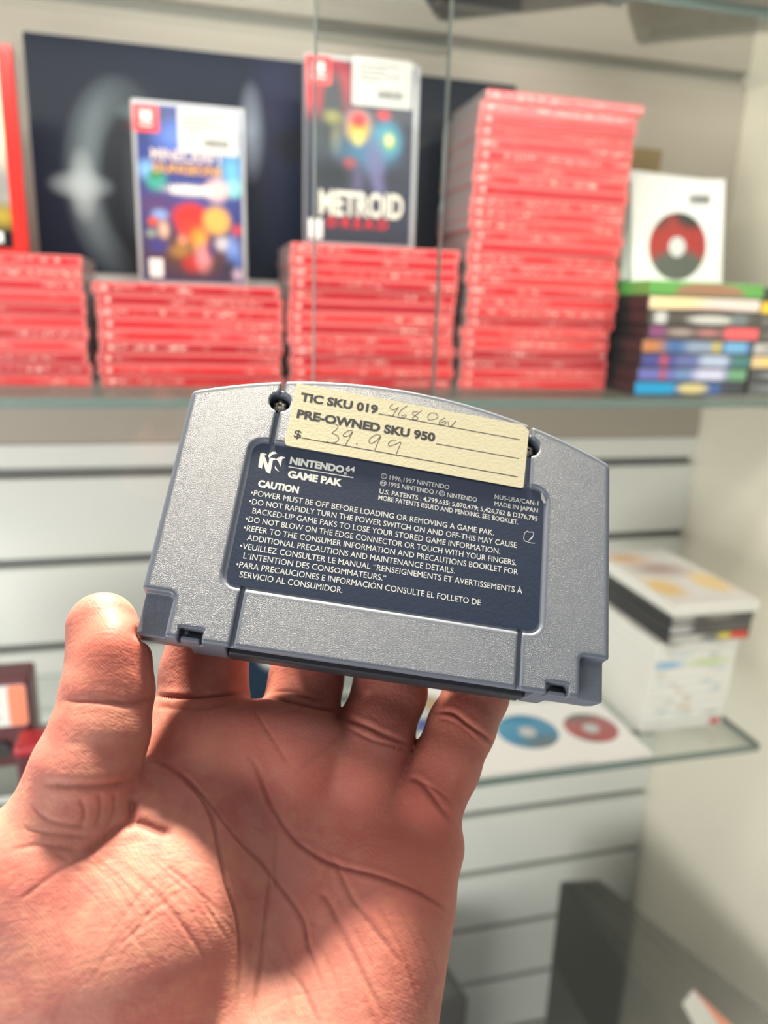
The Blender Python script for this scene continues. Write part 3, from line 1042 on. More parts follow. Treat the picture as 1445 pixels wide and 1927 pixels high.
# ------------------------------------------------------------------ implicit surfaces -> one closed mesh (surface nets)
def surface_nets(d, origin, h):
    s = d < 0
    cs = np.zeros(tuple(n - 1 for n in d.shape), np.int8)
    for a in (0, 1):
        for b_ in (0, 1):
            for c_ in (0, 1):
                cs += s[a:a + cs.shape[0], b_:b_ + cs.shape[1], c_:c_ + cs.shape[2]]
    act = (cs > 0) & (cs < 8)
    idx = -np.ones(act.shape, np.int64)
    I = np.argwhere(act)
    idx[act] = np.arange(len(I))
    acc = np.zeros((len(I), 3))
    cnt = np.zeros(len(I))
    corners = [(a, b_, c_) for a in (0, 1) for b_ in (0, 1) for c_ in (0, 1)]
    for p in corners:
        for ax in range(3):
            if p[ax]:
                continue
            q = list(p)
            q[ax] = 1
            v0 = d[I[:, 0] + p[0], I[:, 1] + p[1], I[:, 2] + p[2]]
            v1 = d[I[:, 0] + q[0], I[:, 1] + q[1], I[:, 2] + q[2]]
            m = (v0 < 0) != (v1 < 0)
            t = np.where(m, v0 / np.where(m, v0 - v1, 1), 0)
            P = np.tile(np.array(p, float), (len(I), 1))
            P[:, ax] += t
            acc[m] += P[m]
            cnt[m] += 1
    V = origin + h * (I + acc / cnt[:, None])
    Fs = []
    for ax in range(3):
        u, v = (ax + 1) % 3, (ax + 2) % 3
        sl0 = [slice(None)] * 3
        sl1 = [slice(None)] * 3
        sl0[ax], sl1[ax] = slice(0, -1), slice(1, None)
        ch = s[tuple(sl0)] != s[tuple(sl1)]
        E = np.argwhere(ch)
        ok = (E[:, u] > 0) & (E[:, v] > 0) & (E[:, u] < d.shape[u] - 1) & (E[:, v] < d.shape[v] - 1)
        E = E[ok]
        ins = s[E[:, 0], E[:, 1], E[:, 2]]
        q = []
        for du, dv in ((1, 1), (0, 1), (0, 0), (1, 0)):
            G = E.copy()
            G[:, u] -= du
            G[:, v] -= dv
            q.append(idx[G[:, 0], G[:, 1], G[:, 2]])
        Q = np.stack(q, 1)
        Q[~ins] = Q[~ins][:, ::-1]
        Fs.append(Q)
    return V, np.concatenate(Fs)


def grid(lo, hi, h):
    n = [int(math.ceil((hi[i] - lo[i]) / h)) + 1 for i in range(3)]
    ax = [(lo[i] + h * np.arange(n[i])).astype(np.float32) for i in range(3)]
    return np.meshgrid(*ax, indexing='ij')


def np_mesh(name, V, Q, m=None, parent=None, scale=0.001):
    me = bpy.data.meshes.new(name)
    me.vertices.add(len(V))
    me.vertices.foreach_set('co', (np.asarray(V) * scale).astype(np.float32).ravel())
    me.loops.add(Q.size)
    me.loops.foreach_set('vertex_index', Q.astype(np.int32).ravel())
    me.polygons.add(len(Q))
    me.polygons.foreach_set('loop_start', (np.arange(len(Q)) * Q.shape[1]).astype(np.int32))
    me.update(calc_edges=True)
    me.shade_smooth()
    if m:
        me.materials.append(m)
    o = bpy.data.objects.new(name, me)
    C.objects.link(o)
    if parent:
        o.parent = parent
    return o


# ------------------------------------------------------------------ the cartridge, local millimetres: x right, y up, z towards the shopper
CA = np.array([0.9824, 0.1642, 0.0895])
CB = np.array([.1141, -.9173, .3816])
CA = CA / np.linalg.norm(CA)
CB = CB - CA * CA.dot(CB)
CB = CB / np.linalg.norm(CB)
CN = np.cross(CA, CB)
CT0 = np.array([-0.4, 27.7264, 184.06])


def cart_cam(x, y, z):
    return CT0 + CA * x + CB * y + CN * z


def on_cart(px, py, d=0.0):
    r = np.array([(px - CX) / F, (py - CY) / F, 1.0])
    o = CT0 + CN * d
    q = r * (o.dot(CN) / r.dot(CN)) - o
    return q.dot(CA), q.dot(CB)


cart = bpy.data.objects.new('game_cartridge', None)
C.objects.link(cart)
tag(cart, 'grey plastic game cartridge held up in the hand, back label facing out', 'game cartridge')
Mw = np.eye(4)
for i, ax in enumerate((CA, CB, CN)):
    Mw[:3, i] = W @ ax
Mw[:3, 3] = W @ CT0 / 1000
cart.matrix_world = Matrix(Mw.tolist())


def plastic(name, col, rough):
    m = bpy.data.materials.new(name)
    m.use_nodes = True
    nt = m.node_tree
    b = nt.nodes['Principled BSDF']
    b.inputs['Base Color'].default_value = col
    b.inputs['Roughness'].default_value = rough
    b.inputs['Specular IOR Level'].default_value = 0.55
    at_ = nt.nodes.new('ShaderNodeAttribute')
    at_.attribute_name = 'grain'
    tc = nt.nodes.new('ShaderNodeTexCoord')
    n1 = nt.nodes.new('ShaderNodeTexNoise')
    n1.inputs['Scale'].default_value = 4600
    n1.inputs['Detail'].default_value = 2
    n1.inputs['Roughness'].default_value = 0.6
    nt.links.new(tc.outputs['Object'], n1.inputs['Vector'])
    bp = nt.nodes.new('ShaderNodeBump')
    bp.inputs['Distance'].default_value = 0.00026
    ml = nt.nodes.new('ShaderNodeMath')
    ml.operation = 'MULTIPLY'
    ml.inputs[1].default_value = 1.0
    nt.links.new(at_.outputs['Fac'], ml.inputs[0])
    nt.links.new(ml.outputs[0], bp.inputs['Strength'])
    nt.links.new(n1.outputs['Fac'], bp.inputs['Height'])
    nt.links.new(bp.outputs['Normal'], b.inputs['Normal'])
    return m


M_cart = plastic('grey_grained_plastic', srgb(98, 105, 117), 0.42)


def rbox2(x, y, x0, y0, x1, y1, r=0.0):
    qx = np.abs(x - (x0 + x1) / 2) - (x1 - x0) / 2 + r
    qy = np.abs(y - (y0 + y1) / 2) - (y1 - y0) / 2 + r
    return np.hypot(np.maximum(qx, 0), np.maximum(qy, 0)) + np.minimum(np.maximum(qx, qy), 0) - r


def rmax(a, b_, r):
    u, v = np.maximum(a + r, 0), np.maximum(b_ + r, 0)
    return np.minimum(-r, np.maximum(a, b_)) + np.hypot(u, v)


def cut(d, e, r):
    return rmax(d, -e, r)


hC = 0.36
X, Y, Z = grid((-60, -13, -19.4), (60, 69.5, 1.6), hC)
ol = rmax(rmax(np.abs(X) - 58, -10.5 - Y, 1.6), np.hypot(X, Y + 80) - 147.0, 1.2)
d = rmax(ol, np.maximum(Z, -Z - 16.0), 0.75)
d = np.maximum(d, np.minimum(-(Y + 10.5) + np.maximum(-Z - 7, 0) * 0.13, np.abs(X) * 1e3 - 45e3))   # the far corners slope back at the foot
d = cut(d, rmax(np.abs(np.abs(X) - 62) - 4.6, np.maximum(Y - 0.0, -8 - Z), 0.2), 0.3)     # narrower foot
sq = rmax(50.4 - np.abs(X), Y - 0.1, 1.3)
d = cut(d, np.maximum(sq, -2.6 - Z), 0.55)                                  # corner recesses
nt_ = rbox2(X, Y, -47.4, -14, -41.9, -7.6)
nt2 = rbox2(X, Y, 42.0, -14, 47.5, -7.6)
d = cut(d, np.maximum(np.minimum(nt_, nt2), -5.2 - Z), 0.3)                 # lock notches
gr = np.abs(np.abs(X) - 34.75) - 0.48
up = np.maximum(gr, 52.0 - Y)
lo_ = np.maximum(gr, Y - 53.2)
d = cut(d, np.maximum(gr, -1.1 - Z), 0.15)                                 # the two long grooves
d = cut(d, np.maximum(np.maximum(gr, 60.5 - Y), -6 - Z), 0.18)
d = cut(d, np.maximum(np.hypot(np.abs(X) - 34.75, Y - 56.2) - 2.75, -6.0 - Z), 0.35)      # screw wells
d = cut(d, np.maximum(rbox2(X, Y, -40.2, 3.6, 40.2, 44.3, 3.6), -0.55 - Z), 0.22)         # label recess
d = cut(d, np.maximum(np.maximum(rbox2(X, Z, -36.2, -30, 39.6, -1.7, 0.6), Y + 1.0), np.minimum(Y + 8.4, -8.8 - Z)), 0.2)          # connector mouth
d = d.astype(np.float32)
V, Q = surface_nets(d, np.array([-60, -13, -19.4]), hC)
shell = np_mesh('cartridge_shell', V, Q, M_cart, cart)
vx, vy, vz = V.T
e1 = np.minimum(np.abs(np.abs(vx) - 34.75) - 0.7, 99)
e2 = np.abs(rbox2(vx, vy, -40.2, 3.6, 40.2, 44.3, 3.6)) - 0.35
e3 = -np.maximum(np.maximum(np.abs(vx) - 58, -11.0 - vy), np.hypot(vx, vy + 80) - 147.0) - 0.9
e4 = np.abs(rmax(50.4 - np.abs(vx), vy - 0.1, 1.3)) - 0.7
grain = np.clip(np.minimum(np.minimum(e1, e2), np.minimum(e3, e4)) / 0.8, 0, 1)
grain[(rbox2(vx, vy, -40.2, 3.6, 40.2, 44.3, 3.6) < 0)] = 0
grain[vz < -3.2] = 0.25
at_ = shell.data.attributes.new('grain', 'FLOAT', 'POINT')
at_.data.foreach_set('value', grain.astype(np.float32))
del X, Y, Z, d, ol, sq, gr, up, lo_, nt_, nt2

mm = 0.001


def flat(name, poly, z0, z1, m, parent):
    bm = bmesh.new()
    prism(bm, [(p[0] * mm, p[1] * mm) for p in poly], z0 * mm, z1 * mm)
    return obj(name, bm, m, parent)


M_navy = mat('navy_label', srgb(34, 46, 68), 0.42, noise=0.10, nscale=260, bump=0.05, bscale=1400)
M_lw = mat('label_white', srgb(222, 222, 214), 0.55)
label = flat('caution_label', rrect(-39.3, 4.5, 39.3, 43.4, 2.8, 8), -0.58, -0.40, M_navy, cart)
label['label'] = 'navy label with white lettering'


def label_rows(name, rows, m, parent, z):
    return letters(name, [(r[0], r[1] * mm, r[2] * mm, (r[3] - r[1]) * mm, r[4] * mm) + tuple(r[5:]) for r in rows], m, parent, axes='xy', lift=z * mm)


ys = [28.4 - 2.4178 * k for k in range(10)]
caution = ['\u2022POWER MUST BE OFF BEFORE LOADING OR REMOVING A GAME PAK.',
           '\u2022DO NOT RAPIDLY TURN THE POWER SWITCH ON AND OFF-THIS MAY CAUSE',
           'BACKED-UP GAME PAKS TO LOSE YOUR STORED GAME INFORMATION.',
           '\u2022DO NOT BLOW ON THE EDGE CONNECTOR OR TOUCH WITH YOUR FINGERS.',
           '\u2022REFER TO THE CONSUMER INFORMATION AND PRECAUTIONS BOOKLET FOR',
           'ADDITIONAL PRECAUTIONS AND MAINTENANCE DETAILS.',
           '\u2022VEUILLEZ CONSULTER LE MANUAL \u201cRENSEIGNEMENTS ET AVERTISSEMENTS \u00c1',
           'L\u00b4INTENTION DES CONSOMMATEURS.\u201c',
           '\u2022PARA PRECAUCIONES E INFORMACI\u00d3N CONSULTE EL FOLLETO DE',
           'SERVICIO AL CONSUMIDOR.']
x1s = [26.3, 32.6, 28.3, 32.7, 33.3, 16.8, 34.7, -0.5, 24.1, -10.8]
rows = []
for s_, y_, x1 in zip(caution, ys, x1s):
    h_ = 1.50
    rows.append((s_, -37.5 if s_[0] == '\u2022' else -36.2, y_, x1, h_, 0.0))
label_rows('caution_text', rows, M_lw, label, -0.385)
label_rows('heading_text', [('CAUTION', -36.2, 31.1, -25.7, 1.75, 0.05)], M_lw, label, -0.385)
label_rows('title_text', [('NINTENDO', -29.3, 38.95, -15.0, 1.85, 0.05), ('GAME PAK', -29.2, 35.05, -15.0, 1.85, 0.05), ('64', -14.6, 39.6, -12.2, 1.5, 0.03)], M_lw, label, -0.385)
flat('title_rule', [(-29.4, 37.9), (-12.3, 37.9), (-12.3, 38.15), (-29.4, 38.15)], -0.40, -0.38, M_lw, label)


def ringmesh(rings, z, m, parent, name, w=0.16):
    V, Fc = [], []
    for cx, cy, r in rings:
        o = len(V)
        n = 24
        for q in (r - w, r):
            V += [((cx + q * math.cos(2 * PI * i / n)) * mm, (cy + q * math.sin(2 * PI * i / n)) * mm, z * mm) for i in range(n)]
        Fc += [(o + i, o + (i + 1) % n, o + n + (i + 1) % n, o + n + i)[::-1] for i in range(n)]
    return new_mesh(name, V, Fc, m, parent)


c1, c2, c3 = on_cart(723, 895), on_cart(721.5, 908), on_cart(832, 927.5)
c4 = on_cart(650, 889.7)
ringmesh([(c1[0], c1[1], .82), (c2[0], c2[1], .82), (c3[0], c3[1], .82), (c4[0], c4[1], .38)], -0.385, M_lw, label, 'mark_rings', 0.13)
label_rows('mark_letters', [('C', c1[0] - .38, c1[1] - .42, c1[0] + .38, .84, 0), ('M', c2[0] - .42, c2[1] - .4, c2[0] + .42, .8, 0), ('D', c3[0] - .34, c3[1] - .4, c3[0] + .38, .8, 0),
                            ('R', c4[0] - .15, c4[1] - .18, c4[0] + .18, .36, 0)], M_lw, label, -0.385)


def px_rows(items):
    out = []
    for s_, a, b_, h_, bold in items:
        p, q = on_cart(*a), on_cart(*b_)
        out.append((s_, p[0], p[1], q[0], h_, bold, (q[1] - p[1]) / (q[0] - p[0])))
    return out


label_rows('rights_text', px_rows([('1996,1997 NINTENDO', (733, 901.5), (845.5, 920), 1.28, 0.0),
                                   ('1995 NINTENDO /', (731.5, 914), (823, 930), 1.28, 0.0),
                                   ('NINTENDO', (842, 934), (897.5, 943.5), 1.28, 0.0),
                                   ('U.S. PATENTS : 4,799,635; 5,070,479; 5,426,762 & D376,795', (714, 927), (1012, 979.5), 1.28, 0.008),
                                   ('MORE PATENTS ISSUED AND PENDING. SEE BOOKLET.', (712, 939), (975.5, 986), 1.28, 0.008),
                                   ('NUS-USA/CAN-1', (931.5, 937.5), (1013.5, 950.5), 1.28, 0.0),
                                   ('MADE IN JAPAN', (931, 950.5), (1012.5, 964), 1.28, 0.0)]), M_lw, label, -0.385)
# the folded N emblem
def lp(pts, s=7.225, ox=475.0, oy=835.0):
    return [on_cart(ox + x / s, oy + y / s) for x, y in pts]


V, Fc = [], []
for poly in (lp([(108, 122), (150, 117), (203, 140), (163, 152), (214, 285), (230, 195), (250, 182), (300, 190), (326, 203), (278, 215), (240, 403), (185, 372), (143, 238), (128, 333), (78, 305)]),
             lp([(215, 155), (235, 118), (275, 100), (310, 103), (335, 126), (300, 130), (270, 140), (250, 162), (232, 188), (220, 178)]),
             lp([(318, 206), (345, 180), (390, 165), (430, 172), (452, 187), (405, 198), (380, 306), (355, 240), (338, 216)]),
             lp([(308, 290), (318, 310), (340, 345), (366, 374), (325, 352), (303, 325)])):
    o_ = len(V)
    V += [(p[0] * mm, p[1] * mm, -0.385 * mm) for p in poly]
    Fc.append(tuple(range(o_, o_ + len(poly)))[::-1])
new_mesh('folded_letter_logo', V, Fc, M_lw, label)


def strokes(name, lines, width, z, m, parent):
    """pen strokes as flat ribbons; lines are lists of (x, y) millimetres"""
    V, Fc = [], []
    for ln in lines:
        P = [Vector((p[0], p[1])) for p in ln]
        S_ = []
        for i in range(len(P) - 1):             # smooth the stroke
            p0, p1, p2, p3 = P[max(i - 1, 0)], P[i], P[i + 1], P[min(i + 2, len(P) - 1)]
            for k in range(5):
                t = k / 5
                S_.append(0.5 * ((2 * p1) + (p2 - p0) * t + (2 * p0 - 5 * p1 + 4 * p2 - p3) * t * t + (3 * p1 - p0 - 3 * p2 + p3) * t ** 3))
        S_.append(P[-1])
        o_ = len(V)
        for i, p in enumerate(S_):
            a, b_ = S_[max(i - 1, 0)], S_[min(i + 1, len(S_) - 1)]
            t = (b_ - a)
            if t.length < 1e-9:
                t = Vector((1, 0))
            t.normalize()
            nrm = Vector((-t.y, t.x)) * width / 2
            V += [((p + nrm).x * mm, (p + nrm).y * mm, z * mm), ((p - nrm).x * mm, (p - nrm).y * mm, z * mm)]
        for i in range(len(S_) - 1):
            q = o_ + 2 * i
            Fc.append((q, q + 1, q + 3, q + 2))
    return new_mesh(name, V, Fc, m, parent)


sc = lambda pts: [on_cart(970 + x / 24.08, 985 + y / 24.08) for x, y in pts]
scr = strokes('scratch_mark', [sc([(430, 420), (400, 560), (395, 680), (450, 780), (560, 810), (720, 860), (900, 880)]),
                               sc([(430, 410), (560, 320), (630, 370), (800, 370), (835, 500), (740, 620), (620, 760)]),
                               sc([(810, 580), (700, 710)])], 0.13, -0.384, M_lw, label)
flat('worn_corner', [on_cart(*p) for p in ((1019, 927), (1022, 926), (1026, 937), (1029, 945), (1024, 946), (1019, 937))], -0.405, -0.382, mat('bare_paper', srgb(186, 186, 180), .7), label)

# price sticker bridging the recess
M_stick = mat('aged_sticker', srgb(206, 198, 166), 0.5, noise=0.05, nscale=700, bump=0.06, bscale=1500)
M_print = mat('sticker_print', srgb(40, 42, 46), 0.6)
M_pen = mat('pen_ink', srgb(66, 62, 58), 0.5)
q = [on_cart(*p) for p in ((558.5, 721.5), (985, 800), (995, 811), (984.5, 917), (980, 918.5), (540, 838.5), (535.5, 833))]
stk = flat('price_sticker', q, 0.02, 0.16, M_stick, cart)
stk['label'] = 'yellowed price sticker with pen writing'
label_rows('sku_text', px_rows([('TIC SKU 019', (564.5, 754), (710, 778.5), 2.35, 0.05),
                                ('PRE-OWNED SKU 950', (557.5, 786), (818, 831), 2.35, 0.05),
                                ('$', (552, 823), (566, 825.5), 2.2, 0.015)]), M_print, stk, 0.175)
rl = lambda a, b_: [on_cart(*a), on_cart(*b_)]
strokes('ruled_lines', [rl((712, 779), (978, 828)), rl((820, 835.5), (976, 863.5)), rl((567, 824.5), (974, 898))], 0.26, 0.17, M_print, stk)
h1 = lambda pts: [on_cart(470 + x / 4.379, 720 + y / 4.379) for x, y in pts]
h2 = lambda pts: [on_cart(700 + x / 4.379, 740 + y / 4.379) for x, y in pts]
strokes('pen_writing', [h1([(635, 333), (690, 340), (728, 362), (705, 395), (680, 415), (720, 440), (732, 470), (700, 495), (660, 497), (632, 487)]),
                        h1([(845, 400), (815, 398), (772, 428), (775, 447), (815, 440), (848, 408), (825, 450), (788, 517)]),
                        h1([(876, 500), (884, 508), (880, 516)]),
                        h1([(1080, 440), (1045, 430), (1000, 455), (980, 485), (1000, 502), (1040, 482), (1078, 445), (1050, 505), (1028, 562)]),
                        h1([(1205, 475), (1170, 478), (1140, 505), (1150, 525), (1195, 512), (1243, 493), (1222, 550), (1203, 602)]),
                        h2([(172, 95), (150, 108), (148, 125), (175, 140), (195, 130), (217, 118), (190, 155), (168, 190)]),
                        h2([(290, 105), (240, 140), (213, 190), (232, 207), (272, 196), (278, 180), (240, 190)]),
                        h2([(378, 155), (335, 160), (340, 180), (376, 202), (365, 222), (333, 215), (348, 192), (412, 143)]),
                        h2([(482, 165), (458, 195), (470, 222), (515, 215), (542, 195), (522, 168), (480, 165)]),
                        h2([(602, 203), (560, 230), (553, 255), (580, 264), (607, 250), (602, 234), (562, 247)]),
                        h2([(625, 235), (630, 265), (648, 276), (692, 228), (655, 272), (645, 280)])], 0.19, 0.18, M_pen, stk)

# screws deep in their wells
M_screw = mat('screw_steel', srgb(168, 160, 146), 0.3, metal=1.0)
for k, x0 in enumerate((-34.75, 34.75)):
    bm = bmesh.new()
    n = 36
    rr = [2.15 - (0.42 if (i % 6) in (0, 1) else 0) for i in range(n)]
    lv = []
    for f_, z_ in ((1.0, -5.9), (1.0, -2.9), (.86, -2.45), (.55, -2.2), (.34, -2.15), (.30, -2.7)):
        lv.append([bm.verts.new(((x0 + rr[i] * f_ * math.cos(2 * PI * i / n)) * mm, (56.2 + rr[i] * f_ * math.sin(2 * PI * i / n)) * mm, z_ * mm)) for i in range(n)])
    for a, b_ in zip(lv, lv[1:]):
        for i in range(n):
            bm.faces.new((a[i], a[(i + 1) % n], b_[(i + 1) % n], b_[i]))
    bm.faces.new(lv[-1])
    bm.faces.new(lv[0][::-1])
    bmesh.ops.recalc_face_normals(bm, faces=bm.faces[:])
    obj('screw', bm, M_screw, cart)
# lock tabs in the notches, circuit board in the mouth
for x0 in (-46.9, 43.0):
    bm = bmesh.new()
    box(bm, (x0 * mm, -10.4 * mm, -8.2 * mm), ((x0 + 4.4) * mm, -9.3 * mm, -1.6 * mm), .0003, 2)
    obj('lock_tab', bm, M_cart, cart)
bm = bmesh.new()
box(bm, (-35 * mm, -8.2 * mm, -8.0 * mm), (38 * mm, 4 * mm, -6.8 * mm))
fr = obj('connector_frame', box(bmesh.new(), (-36.0 * mm, -10.6 * mm, -15.9 * mm), (39.4 * mm, -8.45 * mm, -9.2 * mm), .0006, 2), mat('charcoal_plastic', srgb(44, 47, 53), .5), cart)
fr['label'] = 'dark charcoal connector lip'
pcb = obj('circuit_board', bm, mat('board_brown', srgb(70, 42, 26), .5), cart)
bm = bmesh.new()
for i in range(25):
    box(bm, ((-33.0 + i * 2.8) * mm, -8.0 * mm, -6.8 * mm), ((-31.2 + i * 2.8) * mm, -2 * mm, -6.75 * mm))
obj('edge_contacts', bm, mat('gold', srgb(190, 140, 70), .3, metal=1.0), pcb)


# ------------------------------------------------------------------ the hand (camera-axis millimetres: x right, y down, z away)
def P(px, py, z):
    return np.array([(px - CX) / F * z, (py - CY) / F * z, z])


def B(x, y, z):
    return cart_cam(x, y, z)


hH = 0.72
LO, HI = np.array([-128.0, 6.0, 100.0]), np.array([62.0, 168.0, 262.0])
GX, GY, GZ = grid(LO, HI, hH)
BIG = 60.0


def blank():
    return np.full(GX.shape, BIG, np.float32)


def window(pts, pad):
    lo = np.maximum(np.floor((np.min(pts, 0) - pad - LO) / hH).astype(int), 0)
    hi = np.minimum(np.ceil((np.max(pts, 0) + pad - LO) / hH).astype(int) + 1, GX.shape)
    return tuple(slice(a, max(b_, a)) for a, b_ in zip(lo, hi))


def smin(a, b_, k):
    h = np.clip(0.5 + 0.5 * (b_ - a) / k, 0, 1)
    return b_ + (a - b_) * h - k * h * (1 - h)


def cone(field, a, b_, ra, rb, k, flat=None):
    """rounded cone a-b blended into field; flat=(axis, factor) squashes it across that axis"""
    pad = max(ra, rb) + k + 9
    w = window(np.array([a, b_]), pad * (1.4 if flat else 1))
    px, py, pz = GX[w] - a[0], GY[w] - a[1], GZ[w] - a[2]
    ba = b_ - a
    L2 = ba.dot(ba)
    t = np.clip((px * ba[0] + py * ba[1] + pz * ba[2]) / L2, 0, 1)
    qx, qy, qz = px - t * ba[0], py - t * ba[1], pz - t * ba[2]
    if flat is not None:
        n_, f_ = flat
        n_ = n_ / np.linalg.norm(n_)
        c_ = (qx * n_[0] + qy * n_[1] + qz * n_[2]) * (1 / f_ - 1)
        qx, qy, qz = qx + n_[0] * c_, qy + n_[1] * c_, qz + n_[2] * c_
    dd = np.sqrt(qx * qx + qy * qy + qz * qz) - (ra + (rb - ra) * t)
    field[w] = smin(field[w], dd.astype(np.float32), k)


def chain(field, pts, rads, k):
    for i in range(len(pts) - 1):
        cone(field, pts[i], pts[i + 1], rads[i], rads[i + 1], k)


def ell(field, c_, axes, rads, k):
    w = window(np.array([c_]), max(rads) + k + 6)
    px, py, pz = GX[w] - c_[0], GY[w] - c_[1], GZ[w] - c_[2]
    A = [a / np.linalg.norm(a) for a in axes]
    q = [(px * a[0] + py * a[1] + pz * a[2]) / r for a, r in zip(A, rads)]
    k0 = np.sqrt(q[0] ** 2 + q[1] ** 2 + q[2] ** 2)
    k1 = np.sqrt((q[0] / rads[0]) ** 2 + (q[1] / rads[1]) ** 2 + (q[2] / rads[2]) ** 2)
    dd = k0 * (k0 - 1) / np.maximum(k1, 1e-4)
    field[w] = smin(field[w], dd.astype(np.float32), k)


# fingers behind the cartridge
idx_ = blank()
chain(idx_, [P(392, 1420, 192), P(384, 1330, 203), P(383, 1268, 207), B(-43, 14, -26.0), B(-41, 34, -23.8)], [12.2, 11.8, 11.4, 10.0, 8.2], 3)
mid_ = blank()
chain(mid_, [P(556, 1440, 191), P(564, 1350, 202), P(576, 1280, 208.5), B(-14.5, 16, -25.5), B(-13, 44, -23.4)], [11.0, 10.2, 9.8, 9.2, 7.8], 3)
rng_ = blank()
chain(rng_, [P(682, 1460, 193), P(703, 1385, 200), P(734, 1300, 208.5), B(4, 14, -25.0), B(5, 40, -23.4)], [10.6, 10.1, 9.8, 9.2, 7.8], 3)
pky_ = blank()
chain(pky_, [P(797, 1520, 191), P(838, 1440, 197), P(868, 1368, 203), P(897, 1305, 209.5), B(27, 8, -23.8), B(28, 23, -22.4)], [9.8, 8.6, 8.7, 8.5, 7.8, 6.6], 3)
fingers = np.minimum(np.minimum(idx_, mid_), np.minimum(rng_, pky_))

# palm
palm = blank()
kP = 9
chain(palm, [P(398, 1415, 194), P(350, 1600, 185), P(330, 1960, 170), P(330, 2400, 142)], [11.0, 12.5, 17, 22], kP)
chain(palm, [P(335, 1375, 199), P(318, 1480, 191), P(300, 1600, 184)], [9.5, 10.5, 12], 6)
chain(palm, [P(560, 1435, 193), P(500, 1650, 185), P(440, 1960, 168), P(430, 2400, 142)], [10.5, 12.5, 17, 22], kP)
chain(palm, [P(678, 1530, 191), P(640, 1690, 184), P(570, 1960, 168), P(540, 2400, 142)], [10.5, 12.8, 16.5, 22], kP)
chain(palm, [P(778, 1590, 189), P(742, 1690, 182.5), P(690, 1830, 176), P(655, 1960, 170), P(640, 2400, 142)], [10.8, 12.6, 14.2, 15.0, 20], kP)
ell(palm, P(678, 1800, 176), [np.array([1, .1, 0]), np.array([-.1, .8, -.6]), np.array([0, .6, .8])], [17, 34, 16.5], 8)
ell(palm, P(715, 1570, 192), [np.array([1, .3, 0]), np.array([-.2, .8, -.6]), np.array([0, .6, .8])], [20, 11, 9], 6)
ell(palm, P(470, 1405, 191), [np.array([1, .1, 0]), np.array([0, .8, -.6]), np.array([0, .6, .8])], [24, 12, 10], 7)
hand = smin(palm, fingers, 2.6)
# thenar mound and the web between thumb and index finger
ell(hand, P(215, 1745, 167), [np.array([.85, .5, -.2]), np.array([-.5, .75, -.45]), np.array([0, .55, .83])], [28, 33, 20], 9)
chain(hand, [P(292, 1562, 173.0), P(345, 1515, 179), P(392, 1455, 189)], [8.0, 7.0, 7.5], 3.5)
# thumb: the free part stands in front of the palm, its root runs into the thenar mound
root = blank()
chain(root, [P(150, 1520, 172), P(85, 1660, 170), P(70, 1960, 165), P(160, 2400, 142)], [12.5, 18, 24, 24], 6)
hand = smin(hand, root, 8)
th_ = blank()
chain(th_, [P(193, 1180, 185.5), P(205, 1250, 181), P(203, 1300, 178), P(188, 1380, 174.5), P(162, 1450, 172), P(134, 1530, 171)], [8.6, 9.8, 10.6, 11.2, 12.2, 13.2], 1.2)
ell(th_, P(212, 1238, 178), [np.array([1, 0, .1]), np.array([0, 1, -.2]), np.array([-.1, .2, 1])], [7.0, 10, 8.0], 3)
hand = smin(hand, th_, 1.6)
# hollow of the palm
w_ = window(np.array([P(520, 1620, 170)]), 34)
hx, hy, hz_ = [G[w_] - c_ for G, c_ in zip((GX, GY, GZ), P(500, 1640, 172))]
hand[w_] += (2.2 * np.exp(-(hx ** 2 / 17 ** 2 + hy ** 2 / 20 ** 2 + hz_ ** 2 / 14 ** 2))).astype(np.float32)
for ax, (a, b_) in enumerate(((0, -1),) * 3):   # close the surface at the rim of the grid
    for e_ in (a, b_):
        sl = [slice(None)] * 3
        sl[ax] = e_
        hand[tuple(sl)] = 5.0
# keep the skin just clear of the cartridge it touches
lx = (GX - CT0[0]) * CA[0] + (GY - CT0[1]) * CA[1] + (GZ - CT0[2]) * CA[2]
ly = (GX - CT0[0]) * CB[0] + (GY - CT0[1]) * CB[1] + (GZ - CT0[2]) * CB[2]
lz = (GX - CT0[0]) * CN[0] + (GY - CT0[1]) * CN[1] + (GZ - CT0[2]) * CN[2]
cb_ = rmax(rmax(np.abs(lx) - 58.15, np.maximum(-11.15 - ly, ly - 66), 1.5), np.maximum(lz - .1, -16.15 - lz), 1.0)
hand = rmax(hand, -cb_, 0.8).astype(np.float32)
HV, HQ = surface_nets(hand, LO, hH)
del lx, ly, lz, cb_, palm, fingers, idx_, mid_, rng_, pky_, th_, hand, GX, GY, GZ
# light smoothing, then one subdivision for the creases
ed = np.concatenate([HQ[:, [0, 1]], HQ[:, [1, 2]], HQ[:, [2, 3]], HQ[:, [3, 0]]])
for it in range(4):
    acc = np.zeros_like(HV)
    cn = np.zeros(len(HV))
    for a, b_ in ((0, 1), (1, 0)):
        for k in range(3):
            acc[:, k] += np.bincount(ed[:, a], HV[ed[:, b_], k], len(HV))
        cn += np.bincount(ed[:, a], None, len(HV))
    HV += 0.5 * (acc / cn[:, None] - HV)
tmp = np_mesh('tmp', HV @ W.T, HQ)
md = tmp.modifiers.new('s', 'SUBSURF')
md.levels = 1
dg = bpy.context.evaluated_depsgraph_get()
me = bpy.data.meshes.new_from_object(tmp.evaluated_get(dg))
bpy.data.objects.remove(tmp)
me.name = 'person'
n = len(me.vertices)
co = np.zeros(n * 3, np.float32)
me.vertices.foreach_get('co', co)
co = co.reshape(-1, 3) * 1000.0
no = np.zeros(n * 3, np.float32)
me.vertices.foreach_get('normal', no)
no = no.reshape(-1, 3)
bvh = BVHTree.FromPolygons([tuple(v) for v in HV @ W.T], HQ.tolist())
dsp = np.zeros(n)
